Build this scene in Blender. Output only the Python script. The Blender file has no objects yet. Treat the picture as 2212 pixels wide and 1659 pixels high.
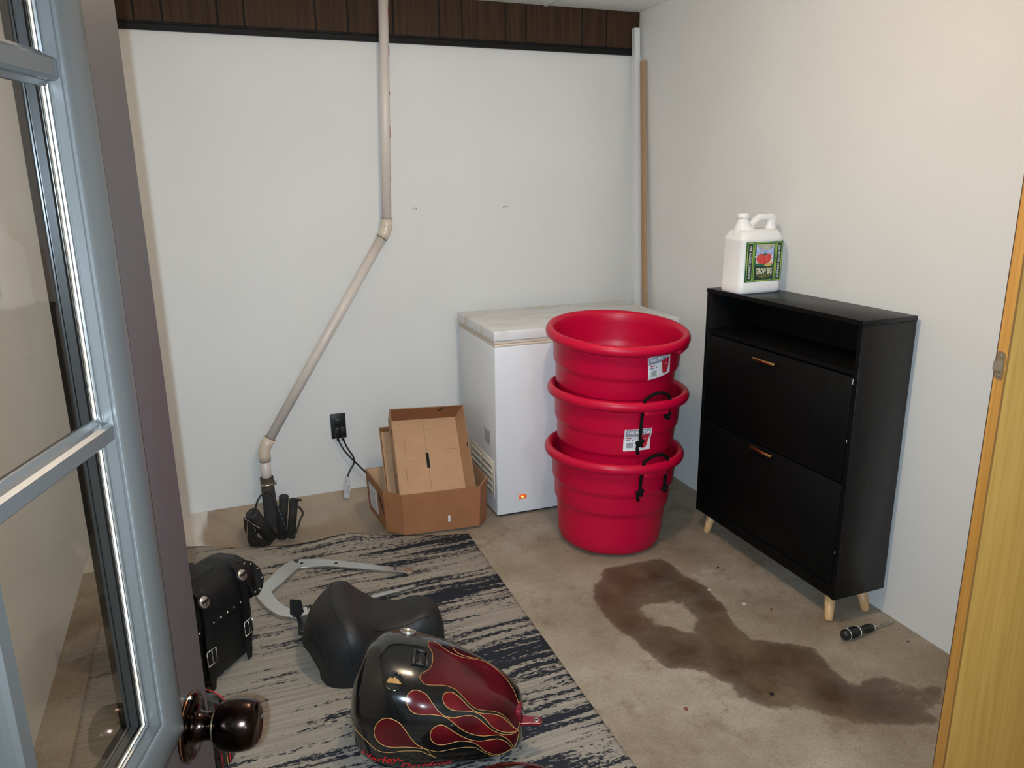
import bpy, bmesh, math, random
from mathutils import Vector, Matrix, noise
from mathutils.geometry import delaunay_2d_cdt
random.seed(7)
SC = bpy.context.scene
COL = SC.collection
PI = math.pi

# ------------------------------------------------------------------ camera
YAW, PITCH, ROLL, FPX = 0.37830086, 0.26032208, -0.01213572, 1658.1425
EYE = Vector((0, 0, 1.5))
_f = Vector((math.sin(YAW)*math.cos(PITCH), math.cos(YAW)*math.cos(PITCH), -math.sin(PITCH)))
_r0 = Vector((math.cos(YAW), -math.sin(YAW), 0)); _u0 = _r0.cross(_f)
_r = _r0*math.cos(ROLL)+_u0*math.sin(ROLL); _u = -_r0*math.sin(ROLL)+_u0*math.cos(ROLL)
cam = bpy.data.objects.new('camera', bpy.data.cameras.new('camera')); COL.objects.link(cam)
cam.data.sensor_width = 36.0; cam.data.lens = FPX/2212*36.0
cam.data.clip_start = 0.02
M = Matrix((( _r.x, _u.x, -_f.x, EYE.x), (_r.y, _u.y, -_f.y, EYE.y), (_r.z, _u.z, -_f.z, EYE.z), (0, 0, 0, 1)))
cam.matrix_world = M
SC.camera = cam

# ------------------------------------------------------------------ light
SC.view_settings.view_transform = 'Standard'; SC.view_settings.look = 'None'
SC.view_settings.exposure = 0.0; SC.view_settings.gamma = 1.0; SC.view_settings.use_curve_mapping = False
w = bpy.data.worlds.new('world'); SC.world = w; w.use_nodes = True
w.node_tree.nodes['Background'].inputs[0].default_value = (0.50, 0.62, 0.72, 1)
w.node_tree.nodes['Background'].inputs[1].default_value = 0.05
def point_light(name, loc, power, color, radius):
    l = bpy.data.lights.new(name, 'POINT'); l.energy = power; l.color = color; l.shadow_soft_size = radius
    o = bpy.data.objects.new(name, l); COL.objects.link(o); o.location = loc; return o
point_light('ceiling_bulb', (0.80, 1.62, 2.17), 31, (1.0, 0.78, 0.55), 0.045)       # bare warm bulb in the middle of the room
point_light('hall_lamp', (0.9, -2.4, 2.1), 60, (0.70, 0.86, 1.0), 0.10)               # cool lamp in the room behind the doorway
fl = bpy.data.lights.new('phone_flash', 'SPOT'); fl.energy = 195; fl.color = (0.66, 0.84, 1.0); fl.shadow_soft_size = 0.003
fl.spot_size = math.radians(110); fl.spot_blend = 1.0
fo_ = bpy.data.objects.new('phone_flash', fl); COL.objects.link(fo_)                     # the phone's own flash, a centimetre beside the lens
fo_.matrix_world = Matrix.Translation(-_r*0.011-_u*0.005) @ M

# ------------------------------------------------------------------ materials
def S(r, g, b):
    def c(v):
        v /= 255.0
        return v/12.92 if v <= 0.04045 else ((v+0.055)/1.055)**2.4
    return (c(r), c(g), c(b), 1)
def L4(c): return c if len(c) == 4 else (c[0], c[1], c[2], 1)
MATS = {}
def mat(name, col, rough=0.6, metal=0.0, spec=0.5, col2=None, nscale=8.0, stretch=(1, 1, 1), bump=0.0, bscale=200.0,
        emit=None, estr=0.0, coat=0.0, thr=(0.35, 0.65), detail=5.0):
    m = bpy.data.materials.new(name); m.use_nodes = True; nt = m.node_tree; b = nt.nodes['Principled BSDF']
    b.inputs['Base Color'].default_value = L4(col); b.inputs['Roughness'].default_value = rough
    b.inputs['Metallic'].default_value = metal; b.inputs['Specular IOR Level'].default_value = spec
    b.inputs['Coat Weight'].default_value = coat; b.inputs['Coat Roughness'].default_value = 0.06
    if emit: b.inputs['Emission Color'].default_value = L4(emit); b.inputs['Emission Strength'].default_value = estr
    tc = nt.nodes.new('ShaderNodeTexCoord')
    if col2:
        mp = nt.nodes.new('ShaderNodeMapping'); mp.inputs['Scale'].default_value = stretch
        n = nt.nodes.new('ShaderNodeTexNoise'); n.inputs['Scale'].default_value = nscale; n.inputs['Detail'].default_value = detail
        r = nt.nodes.new('ShaderNodeValToRGB'); r.color_ramp.elements[0].position = thr[0]; r.color_ramp.elements[1].position = thr[1]
        r.color_ramp.elements[0].color = L4(col); r.color_ramp.elements[1].color = L4(col2)
        nt.links.new(tc.outputs['Object'], mp.inputs[0]); nt.links.new(mp.outputs[0], n.inputs[0])
        nt.links.new(n.outputs['Fac'], r.inputs[0]); nt.links.new(r.outputs[0], b.inputs['Base Color'])
    if bump:
        n2 = nt.nodes.new('ShaderNodeTexNoise'); n2.inputs['Scale'].default_value = bscale; n2.inputs['Detail'].default_value = 3
        bp = nt.nodes.new('ShaderNodeBump'); bp.inputs['Strength'].default_value = bump; bp.inputs['Distance'].default_value = 0.004
        nt.links.new(tc.outputs['Object'], n2.inputs[0]); nt.links.new(n2.outputs['Fac'], bp.inputs['Height'])
        nt.links.new(bp.outputs[0], b.inputs['Normal'])
    MATS[name] = m; return m

def wall_paint(name, c1, c2):
    m = mat(name, c1, rough=0.75, spec=0.25, col2=c2, nscale=1.6, bump=0.10, bscale=90, thr=(0.3, 0.7))
    nt = m.node_tree; b = nt.nodes['Principled BSDF']
    old = b.inputs['Base Color'].links[0].from_socket
    tc = nt.nodes.new('ShaderNodeTexCoord')
    n = nt.nodes.new('ShaderNodeTexNoise'); n.inputs['Scale'].default_value = 9; n.inputs['Detail'].default_value = 8; n.inputs['Roughness'].default_value = 0.75
    r = nt.nodes.new('ShaderNodeValToRGB'); r.color_ramp.elements[0].position = 0.70; r.color_ramp.elements[1].position = 0.80
    r.color_ramp.elements[0].color = (0, 0, 0, 1); r.color_ramp.elements[1].color = (0.35, 0.35, 0.35, 1)
    mx = nt.nodes.new('ShaderNodeMixRGB'); mx.inputs[2].default_value = (0.42, 0.40, 0.37, 1)
    nt.links.new(tc.outputs['Object'], n.inputs[0]); nt.links.new(n.outputs['Fac'], r.inputs[0])
    nt.links.new(r.outputs[0], mx.inputs[0]); nt.links.new(old, mx.inputs[1]); nt.links.new(mx.outputs[0], b.inputs['Base Color'])
    return m
wall_m = wall_paint('wall_paint', (0.70, 0.69, 0.665), (0.74, 0.735, 0.71))
ceil_m = mat('ceiling_tile', (0.80, 0.80, 0.77), rough=0.9, col2=(0.84, 0.84, 0.81), nscale=30, bump=0.15, bscale=120)
panel_m = mat('wood_panelling', (0.060, 0.031, 0.016), rough=0.7, spec=0.2, col2=(0.032, 0.017, 0.010), nscale=3.0, stretch=(22, 22, 1.2), detail=8)
darktrim_m = mat('dark_trim', (0.008, 0.007, 0.007), rough=0.6, spec=0.2)
pvc_m = mat('white_pvc', (0.68, 0.60, 0.54), rough=0.35, col2=(0.58, 0.49, 0.43), nscale=7, stretch=(1, 1, 0.6), thr=(0.45, 0.8), bump=0.03, bscale=60)
pvcfit_m = mat('cream_pvc', (0.68, 0.58, 0.46), rough=0.25, col2=(0.60, 0.49, 0.38), nscale=12)
pvcjoint_m = mat('pvc_cement', (0.20, 0.12, 0.09), rough=0.6)
redink_m = mat('red_print', (0.45, 0.05, 0.05), rough=0.5)
rubber_m = mat('black_rubber', (0.022, 0.021, 0.020), rough=0.75, col2=(0.045, 0.040, 0.036), nscale=20)
rubberdirt_m = mat('dirty_rubber', (0.030, 0.027, 0.025), rough=0.85, col2=(0.14, 0.085, 0.05), nscale=9, thr=(0.5, 0.75))
steel_m = mat('steel', (0.50, 0.46, 0.40), rough=0.35, metal=1.0)
chrome_m = mat('chrome', (0.80, 0.80, 0.80), rough=0.10, metal=1.0)
chromed_m = mat('satin_chrome', (0.62, 0.62, 0.60), rough=0.28, metal=1.0)
blackpl_m = mat('black_plastic', (0.010, 0.010, 0.010), rough=0.4)
cord_m = mat('black_cord', (0.010, 0.010, 0.010), rough=0.45)
paper_m = mat('paper_tag', (0.62, 0.62, 0.62), rough=0.7, col2=(0.45, 0.45, 0.46), nscale=150)
card_in_m = mat('cardboard_inside', (0.51, 0.310, 0.175), rough=0.8, col2=(0.48, 0.285, 0.160), nscale=14, stretch=(1, 1, 1))
card_out_m = mat('cardboard_outside', (0.33, 0.138, 0.056), rough=0.75, col2=(0.30, 0.120, 0.048), nscale=10)
card_edge_m = mat('cardboard_edge', (0.30, 0.17, 0.09), rough=0.9)
hole_m = mat('dark_gap', (0.010, 0.009, 0.008), rough=0.9)
white_m = mat('white_print', (0.78, 0.78, 0.78), rough=0.5)
frz_m = mat('freezer_enamel', (0.74, 0.75, 0.77), rough=0.32, spec=0.5)
frzlid_m = mat('freezer_lid', (0.74, 0.74, 0.74), rough=0.4, col2=(0.60, 0.54, 0.44), nscale=5, stretch=(1, 2.2, 1), thr=(0.50, 0.72))
gasket_m = mat('freezer_gasket', (0.68, 0.58, 0.47), rough=0.6)
louver_m = mat('cream_louver', (0.62, 0.56, 0.45), rough=0.5)
louverslot_m = mat('louver_slot', (0.80, 0.76, 0.66), rough=0.5)
led_m = mat('indicator_light', (0.9, 0.25, 0.03), rough=0.3, emit=(1, 0.38, 0.08), estr=6)
ledbez_m = mat('indicator_bezel', (0.55, 0.10, 0.02), rough=0.3, emit=(1, 0.15, 0.02), estr=0.35)
nameplate_m = mat('rating_plate', (0.45, 0.44, 0.44), rough=0.4, col2=(0.60, 0.58, 0.57), nscale=120)
tub_m = mat('red_plastic', (0.52, 0.002, 0.034), rough=0.36, spec=0.30, bump=0.02, bscale=300)
rope_m = mat('black_rope', (0.005, 0.0055, 0.005), rough=0.8, spec=0.15, bump=0.6, bscale=900)
lblgrey_m = mat('label_grey', (0.28, 0.26, 0.34), rough=0.4)
lblred_m = mat('label_red', (0.55, 0.02, 0.04), rough=0.4)
lblblack_m = mat('label_black', (0.03, 0.03, 0.035), rough=0.4)
cab_m = mat('black_woodgrain', (0.0022, 0.0022, 0.0022), rough=0.6, col2=(0.0034, 0.0034, 0.0034), nscale=5, stretch=(8, 8, 1), bump=0.05, bscale=140, spec=0.12)
cabside_m = mat('black_side_grain', (0.0055, 0.0055, 0.0058), rough=0.42, col2=(0.011, 0.011, 0.0115), nscale=60, stretch=(1, 1, 0.5), bump=0.05, bscale=180, spec=0.42)
brass_m = mat('brass', (0.72, 0.42, 0.16), rough=0.28, metal=1.0)
beech_m = mat('beech', (0.66, 0.41, 0.20), rough=0.45, col2=(0.58, 0.34, 0.15), nscale=5, stretch=(10, 10, 1))
jug_m = mat('white_hdpe', (0.82, 0.81, 0.80), rough=0.42, spec=0.4)
lgreen_m = mat('label_green', (0.012, 0.12, 0.055), rough=0.4)
lyel_m = mat('label_lime', (0.42, 0.55, 0.06), rough=0.4)
ldark_m = mat('label_dark_green', (0.012, 0.035, 0.02), rough=0.4)
lsky_m = mat('label_sky', (0.22, 0.32, 0.62), rough=0.4, col2=(0.55, 0.62, 0.80), nscale=60)
ltom_m = mat('label_tomato', (0.62, 0.035, 0.035), rough=0.4, col2=(0.70, 0.10, 0.08), nscale=90)
lgold_m = mat('label_gold', (0.62, 0.50, 0.10), rough=0.4)
lcream_m = mat('label_cream', (0.72, 0.70, 0.50), rough=0.4)
lpink_m = mat('label_pink', (0.60, 0.22, 0.22), rough=0.4)
ydoor_m = mat('varnished_oak_veneer', (0.60, 0.335, 0.078), rough=0.4, col2=(0.51, 0.27, 0.056), nscale=4, stretch=(24, 24, 0.9), detail=8)
yedge_m = mat('varnished_lipping', (0.56, 0.29, 0.060), rough=0.35, col2=(0.47, 0.225, 0.042), nscale=4, stretch=(30, 30, 0.8), detail=8)
yface_m = mat('lipping_groove', (0.26, 0.125, 0.030), rough=0.5)
yback_m = mat('dark_veneer', (0.10, 0.045, 0.03), rough=0.6)
latchpl_m = mat('aged_brass_plate', (0.50, 0.42, 0.26), rough=0.38, metal=1.0)
greyp_m = mat('grey_gloss_paint', (0.040, 0.033, 0.030), rough=0.38, col2=(0.032, 0.022, 0.021), nscale=3, stretch=(1, 1, 0.4), bump=0.03, bscale=40)
greyf_m = mat('grey_frame_paint', (0.042, 0.040, 0.037), rough=0.30, bump=0.02, bscale=50)
putty_m = mat('glazing_putty', (0.30, 0.20, 0.12), rough=0.9, col2=(0.50, 0.44, 0.36), nscale=60)
bronze_m = mat('oil_rubbed_bronze', (0.034, 0.021, 0.018), rough=0.16, metal=1.0)
bronzeedge_m = mat('worn_copper', (0.75, 0.33, 0.15), rough=0.25, metal=1.0)
leather_m = mat('black_leather', (0.006, 0.006, 0.006), rough=0.5, spec=0.3, bump=0.12, bscale=350)
vinyl_m = mat('black_vinyl', (0.012, 0.012, 0.0125), rough=0.5, bump=0.10, bscale=600, spec=0.4)
thread_m = mat('seam_thread', (0.006, 0.006, 0.006), rough=0.7)
gpaint_m = mat('gloss_black_paint', (0.006, 0.006, 0.006), rough=0.10, coat=0.4, bump=0.0)
flame_m = mat('maroon_flame', (0.13, 0.006, 0.008), rough=0.14, spec=0.3, coat=0.15, col2=(0.055, 0.004, 0.006), nscale=9, stretch=(1, 1, 1), thr=(0.38, 0.62))
bigflame_m = mat('dark_maroon_flame', (0.075, 0.005, 0.008), rough=0.14, spec=0.3, coat=0.1, col2=(0.016, 0.002, 0.003), nscale=6, thr=(0.42, 0.60))
pin_m = mat('gold_pinstripe', (0.62, 0.33, 0.10), rough=0.3)
redlet_m = mat('red_lettering', (0.70, 0.012, 0.018), rough=0.3)
tab_m = mat('maroon_bracket', (0.17, 0.006, 0.018), rough=0.2, coat=0.3)
foam_m = mat('tan_foam', (0.42, 0.24, 0.08), rough=0.95, col2=(0.34, 0.17, 0.05), nscale=60)
wood_m = mat('raw_pine', (0.42, 0.27, 0.155), rough=0.7, col2=(0.36, 0.22, 0.12), nscale=3, stretch=(30, 30, 2))
woodedge_m = mat('black_strip_edge', (0.012, 0.010, 0.010), rough=0.8)  # near-black colour on the right-hand face of the wood strip
polewhite_m = mat('white_trim_paint', (0.70, 0.71, 0.72), rough=0.5)
chip_m = mat('paint_chip', (0.60, 0.55, 0.47), rough=0.8)
redchip_m = mat('red_chip', (0.20, 0.06, 0.05), rough=0.8)

def glass_mat():
    m = bpy.data.materials.new('window_glass'); m.use_nodes = True; nt = m.node_tree
    for n in list(nt.nodes): nt.nodes.remove(n)
    o = nt.nodes.new('ShaderNodeOutputMaterial'); mx = nt.nodes.new('ShaderNodeMixShader')
    t = nt.nodes.new('ShaderNodeBsdfTransparent'); g = nt.nodes.new('ShaderNodeBsdfGlossy'); fr = nt.nodes.new('ShaderNodeFresnel')
    t.inputs[0].default_value = (0.93, 0.96, 0.95, 1); g.inputs['Roughness'].default_value = 0.01; fr.inputs[0].default_value = 1.52
    mu = nt.nodes.new('ShaderNodeMath'); mu.operation = 'MULTIPLY'; mu.inputs[1].default_value = 1.5; mu.use_clamp = True
    nt.links.new(fr.outputs[0], mu.inputs[0]); nt.links.new(mu.outputs[0], mx.inputs[0])
    nt.links.new(t.outputs[0], mx.inputs[1]); nt.links.new(g.outputs[0], mx.inputs[2]); nt.links.new(mx.outputs[0], o.inputs[0])
    return m
glass_m = glass_mat()

def floor_mat():
    m = bpy.data.materials.new('concrete_floor'); m.use_nodes = True; nt = m.node_tree; b = nt.nodes['Principled BSDF']
    N = nt.nodes.new; Lk = nt.links.new
    tc = N('ShaderNodeTexCoord')
    def nz(sc, det=6, rough=0.6):
        n = N('ShaderNodeTexNoise'); n.inputs['Scale'].default_value = sc; n.inputs['Detail'].default_value = det
        n.inputs['Roughness'].default_value = rough; Lk(tc.outputs['Object'], n.inputs[0]); return n.outputs['Fac']
    def ramp(fac, stops):
        r = N('ShaderNodeValToRGB'); e = r.color_ramp.elements
        e[0].position, e[0].color = stops[0][0], L4(stops[0][1]); e[1].position, e[1].color = stops[-1][0], L4(stops[-1][1])
        for p, c in stops[1:-1]:
            k = e.new(p); k.color = L4(c)
        Lk(fac, r.inputs[0]); return r.outputs[0]
    def mix(f, a, c):
        x = N('ShaderNodeMixRGB')
        for s, v in ((x.inputs[0], f), (x.inputs[1], a), (x.inputs[2], c)):
            if isinstance(v, (tuple, list)): s.default_value = L4(v)
            elif isinstance(v, (int, float)): s.default_value = v
            else: Lk(v, s)
        return x.outputs[0]
    def mth(op, a, c, clamp=False):
        x = N('ShaderNodeMath'); x.operation = op; x.use_clamp = clamp
        for s, v in ((x.inputs[0], a), (x.inputs[1], c)):
            if isinstance(v, (int, float)): s.default_value = v
            else: Lk(v, s)
        return x.outputs[0]
    def attr(n):
        a = N('ShaderNodeAttribute'); a.attribute_name = n; return a.outputs['Fac']
    base = ramp(nz(2.6, 8, 0.65), [(0.30, (0.190, 0.140, 0.094)), (0.48, (0.290, 0.236, 0.172)), (0.66, (0.38, 0.325, 0.255))])
    sp = ramp(nz(130, 3, 0.7), [(0.30, (0.70, 0.70, 0.70)), (0.55, (1.0, 1.0, 1.0)), (0.8, (1.15, 1.15, 1.15))])
    x = N('ShaderNodeMixRGB'); x.blend_type = 'MULTIPLY'; x.inputs[0].default_value = 0.8; Lk(base, x.inputs[1]); Lk(sp, x.inputs[2]); base = x.outputs[0]
    scuff = ramp(nz(7.5, 9, 0.75), [(0.54, (0, 0, 0)), (0.66, (0.75, 0.75, 0.75))])
    base = mix(scuff, base, (0.175, 0.125, 0.085))
    pale = ramp(nz(4.3, 7, 0.7), [(0.60, (0, 0, 0)), (0.74, (0.6, 0.6, 0.6))])
    base = mix(pale, base, (0.50, 0.46, 0.40))
    wht = ramp(mth('ADD', attr('white'), mth('MULTIPLY', mth('SUBTRACT', nz(14, 6), 0.5), 0.6)), [(0.42, (0, 0, 0)), (0.58, (1, 1, 1))])
    base = mix(wht, base, (0.68, 0.64, 0.58))
    soil = ramp(nz(5, 8, 0.6), [(0.3, (0.30, 0.225, 0.155)), (0.7, (0.40, 0.315, 0.225))])
    base = mix(attr('soil'), base, soil)
    sm = mth('ADD', attr('stain'), mth('MULTIPLY', mth('SUBTRACT', nz(9, 10, 0.75), 0.5), 1.05))
    sfac = ramp(sm, [(0.36, (0, 0, 0)), (0.47, (0.72, 0.72, 0.72)), (0.85, (0.97, 0.97, 0.97))])
    scol = ramp(nz(3.7, 7, 0.65), [(0.32, (0.045, 0.024, 0.014)), (0.54, (0.075, 0.044, 0.023)), (0.74, (0.15, 0.105, 0.062))])
    col = mix(sfac, base, scol)
    Lk(col, b.inputs['Base Color'])
    rr = ramp(sfac, [(0.0, (0.70, 0.70, 0.70)), (1.0, (0.42, 0.42, 0.42))]); Lk(rr, b.inputs['Roughness'])
    b.inputs['Specular IOR Level'].default_value = 0.35
    bp = N('ShaderNodeBump'); bp.inputs['Strength'].default_value = 0.25; bp.inputs['Distance'].default_value = 0.004
    Lk(nz(45, 6), bp.inputs['Height']); Lk(bp.outputs[0], b.inputs['Normal'])
    return m
floor_m = floor_mat()

def rug_mat():
    m = bpy.data.materials.new('streaked_rug'); m.use_nodes = True; nt = m.node_tree; b = nt.nodes['Principled BSDF']
    N = nt.nodes.new; Lk = nt.links.new
    tc = N('ShaderNodeTexCoord')
    wz = N('ShaderNodeTexNoise'); wz.inputs['Scale'].default_value = 2.2; wz.inputs['Detail'].default_value = 2
    Lk(tc.outputs['Object'], wz.inputs[0])
    wm = N('ShaderNodeVectorMath'); wm.operation = 'MULTIPLY_ADD'; wm.inputs[1].default_value = (0.0, 0.05, 0.0)
    Lk(wz.outputs['Color'], wm.inputs[0]); Lk(tc.outputs['Object'], wm.inputs[2])
    def nz(sc, off=(0, 0, 0), rot=0.0, det=4, rough=0.6):
        mp = N('ShaderNodeMapping'); mp.inputs['Scale'].default_value = sc; mp.inputs['Location'].default_value = off; mp.inputs['Rotation'].default_value = (0, 0, rot)
        n = N('ShaderNodeTexNoise'); n.inputs['Scale'].default_value = 1; n.inputs['Detail'].default_value = det; n.inputs['Roughness'].default_value = rough
        Lk(wm.outputs[0], mp.inputs[0]); Lk(mp.outputs[0], n.inputs[0]); return n.outputs['Fac']
    def mth(op, a, c, clamp=False):
        x = N('ShaderNodeMath'); x.operation = op; x.use_clamp = clamp
        for s, v in ((x.inputs[0], a), (x.inputs[1], c)):
            if isinstance(v, (int, float)): s.default_value = v
            else: Lk(v, s)
        return x.outputs[0]
    sep = N('ShaderNodeSeparateXYZ'); Lk(tc.outputs['Object'], sep.inputs[0])
    long_ = nz((2.2, 30, 1), det=3, rough=0.5)          # the long woven streaks
    dens = nz((0.9, 4.5, 1), (3, 1, 0), det=2)          # bands where the streaks crowd together
    rag = nz((48, 150, 1), (7, 3, 0), -0.5, det=5, rough=0.7)     # ragged pile edge
    # heavier to the right of the rug (object x is 0 at the left edge)
    gx = N('ShaderNodeMapRange'); gx.inputs['From Min'].default_value = 0.05; gx.inputs['From Max'].default_value = 1.15; gx.inputs['To Min'].default_value = -0.125; gx.inputs['To Max'].default_value = 0.110
    Lk(sep.outputs[0], gx.inputs[0])
    s = mth('ADD', long_, mth('MULTIPLY', mth('SUBTRACT', dens, 0.5), 0.70))
    s = mth('ADD', s, gx.outputs[0])
    s = mth('ADD', s, mth('MULTIPLY', mth('SUBTRACT', rag, 0.5), 0.85))
    r = N('ShaderNodeValToRGB'); r.color_ramp.elements[0].position = 0.590; r.color_ramp.elements[1].position = 0.618
    r.color_ramp.elements[0].color = (0, 0, 0, 1); r.color_ramp.elements[1].color = (1, 1, 1, 1); Lk(s, r.inputs[0])
    b1 = N('ShaderNodeValToRGB'); b1.color_ramp.elements[0].color = (0.205, 0.178, 0.145, 1); b1.color_ramp.elements[1].color = (0.355, 0.315, 0.262, 1)
    b1.color_ramp.elements[0].position = 0.3; b1.color_ramp.elements[1].position = 0.7
    Lk(nz((3, 75, 1), (1, 9, 0), det=5, rough=0.7), b1.inputs[0])
    mx = N('ShaderNodeMixRGB'); mx.inputs[2].default_value = (0.022, 0.024, 0.031, 1)
    Lk(r.outputs[0], mx.inputs[0]); Lk(b1.outputs[0], mx.inputs[1]); Lk(mx.outputs[0], b.inputs['Base Color'])
    b.inputs['Roughness'].default_value = 0.95; b.inputs['Specular IOR Level'].default_value = 0.1
    bp = N('ShaderNodeBump'); bp.inputs['Strength'].default_value = 0.5; bp.inputs['Distance'].default_value = 0.003
    Lk(nz((260, 420, 1)), bp.inputs['Height']); Lk(bp.outputs[0], b.inputs['Normal'])
    return m
rug_m = rug_mat()

# ------------------------------------------------------------------ mesh helpers
class MB:
    """Collects shapes (points in world space unless said otherwise) that become ONE mesh object."""
    def __init__(s): s.v = []; s.f = []; s.m = []; s.mats = []; s.smooth = []
    def mi(s, m):
        if m not in s.mats: s.mats.append(m)
        return s.mats.index(m)
    def add(s, vs, fs, m, smooth=False):
        o = len(s.v); s.v += [Vector(p) for p in vs]; k = s.mi(m)
        for f in fs: s.f.append([o+i for i in f]); s.m.append(k); s.smooth.append(smooth)
        return s
    def box(s, lo, hi, m, fr=None):
        (x0, y0, z0), (x1, y1, z1) = lo, hi
        vs = [Vector(p) for p in ((x0,y0,z0),(x1,y0,z0),(x1,y1,z0),(x0,y1,z0),(x0,y0,z1),(x1,y0,z1),(x1,y1,z1),(x0,y1,z1))]
        if fr: vs = [fr(p) for p in vs]
        return s.add(vs, [(0,3,2,1),(4,5,6,7),(0,1,5,4),(1,2,6,5),(2,3,7,6),(3,0,4,7)], m)
    def rbox(s, lo, hi, m, r=0.004, seg=2, fr=None):
        bm = bmesh.new(); bmesh.ops.create_cube(bm, size=1)
        c = [(a+b)/2 for a, b in zip(lo, hi)]; d = [b-a for a, b in zip(lo, hi)]
        for v in bm.verts: v.co = Vector((c[0]+v.co.x*d[0], c[1]+v.co.y*d[1], c[2]+v.co.z*d[2]))
        bmesh.ops.bevel(bm, geom=list(bm.edges), offset=r, segments=seg, profile=0.5, affect='EDGES')
        return s.bm(bm, m, fr)
    def bm(s, bm, m, fr=None, smooth=True):
        bm.verts.ensure_lookup_table(); bm.verts.index_update()
        vs = [v.co.copy() for v in bm.verts]
        if fr: vs = [fr(p) for p in vs]
        fs = [[v.index for v in f.verts] for f in bm.faces]; bm.free()
        return s.add(vs, fs, m, smooth)
    def lathe(s, prof, m, seg=40, fr=None, closed=False, smooth=True, a0=0.0, a1=2*PI):
        full = abs(a1-a0-2*PI) < 1e-6; n = seg if full else seg+1
        vs = []; fs = []
        for (r, h) in prof:
            for i in range(n):
                a = a0+(a1-a0)*i/seg; vs.append(Vector((r*math.cos(a), r*math.sin(a), h)))
        if fr: vs = [fr(p) for p in vs]
        L = len(prof)
        for j in range(L if closed else L-1):
            j2 = (j+1) % L
            for i in range(n if full else n-1):
                i2 = (i+1) % n
                fs.append((j*n+i, j*n+i2, j2*n+i2, j2*n+i))
        return s.add(vs, fs, m, smooth)
    def tube(s, pts, rad, m, seg=10, cap=True, fr=None, smooth=True):
        pts = [Vector(p) for p in pts]; n = len(pts)
        R = rad if isinstance(rad, (list, tuple)) else [rad]*n
        vs = []; fs = []; prev = None
        for i, p in enumerate(pts):
            t = (pts[min(i+1, n-1)]-pts[max(i-1, 0)]).normalized()
            if prev is None:
                up = Vector((0, 0, 1)) if abs(t.z) < 0.9 else Vector((1, 0, 0))
                nrm = t.cross(up).normalized()
            else: nrm = (prev - t*prev.dot(t)).normalized()
            prev = nrm; bn = t.cross(nrm)
            for k in range(seg):
                a = 2*PI*k/seg; vs.append(p+(nrm*math.cos(a)+bn*math.sin(a))*R[i])
        for i in range(n-1):
            for k in range(seg):
                k2 = (k+1) % seg; fs.append((i*seg+k, i*seg+k2, (i+1)*seg+k2, (i+1)*seg+k))
        if fr: vs = [fr(p) for p in vs]
        s.add(vs, fs, m, smooth)
        if cap: s.add([vs[i] for i in range(seg)], [tuple(reversed(range(seg)))], m); s.add(vs[-seg:], [tuple(range(seg))], m)
        return s
    def cyl(s, a, b, r, m, r2=None, seg=20): return s.tube([a, b], [r, r if r2 is None else r2], m, seg)
    def prism(s, poly, z0, z1, m, fr=None, smooth=False):
        n = len(poly); vs = [Vector((x, y, z0)) for x, y in poly]+[Vector((x, y, z1)) for x, y in poly]
        if fr: vs = [fr(p) for p in vs]
        fs = [tuple(reversed(range(n))), tuple(range(n, 2*n))]+[(i, (i+1) % n, n+(i+1) % n, n+i) for i in range(n)]
        return s.add(vs, fs, m, smooth)
    def sphere(s, c, r, m, sx=1, sy=1, sz=1, fr=None, seg=16):
        bm = bmesh.new(); bmesh.ops.create_uvsphere(bm, u_segments=seg, v_segments=max(6, seg//2), radius=1)
        for v in bm.verts: v.co = Vector((c[0]+v.co.x*r*sx, c[1]+v.co.y*r*sy, c[2]+v.co.z*r*sz))
        return s.bm(bm, m, fr)
    def grid(s, fn, nu, nv, m, wrapv=False, smooth=True):
        vs = [fn(i/nu, j/nv) for i in range(nu+1) for j in range(nv if wrapv else nv+1)]
        c = nv if wrapv else nv+1; fs = []
        for i in range(nu):
            for j in range(nv):
                j2 = (j+1) % c if wrapv else j+1
                fs.append((i*c+j, i*c+j2, (i+1)*c+j2, (i+1)*c+j))
        return s.add(vs, fs, m, smooth)

def cat(pts, n=8, closed=False):
    """Catmull-Rom through the points."""
    P = [Vector(p) for p in pts]; out = []; N = len(P)
    rng = range(N) if closed else range(N-1)
    for i in rng:
        g = lambda k: P[k % N] if closed else P[max(0, min(N-1, k))]
        p0, p1, p2, p3 = g(i-1), g(i), g(i+1), g(i+2)
        for k in range(n):
            t = k/n; t2 = t*t; t3 = t2*t
            out.append(0.5*((2*p1)+(p2-p0)*t+(2*p0-5*p1+4*p2-p3)*t2+(3*p1-p0-3*p2+p3)*t3))
    if not closed: out.append(P[-1])
    return out

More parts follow.
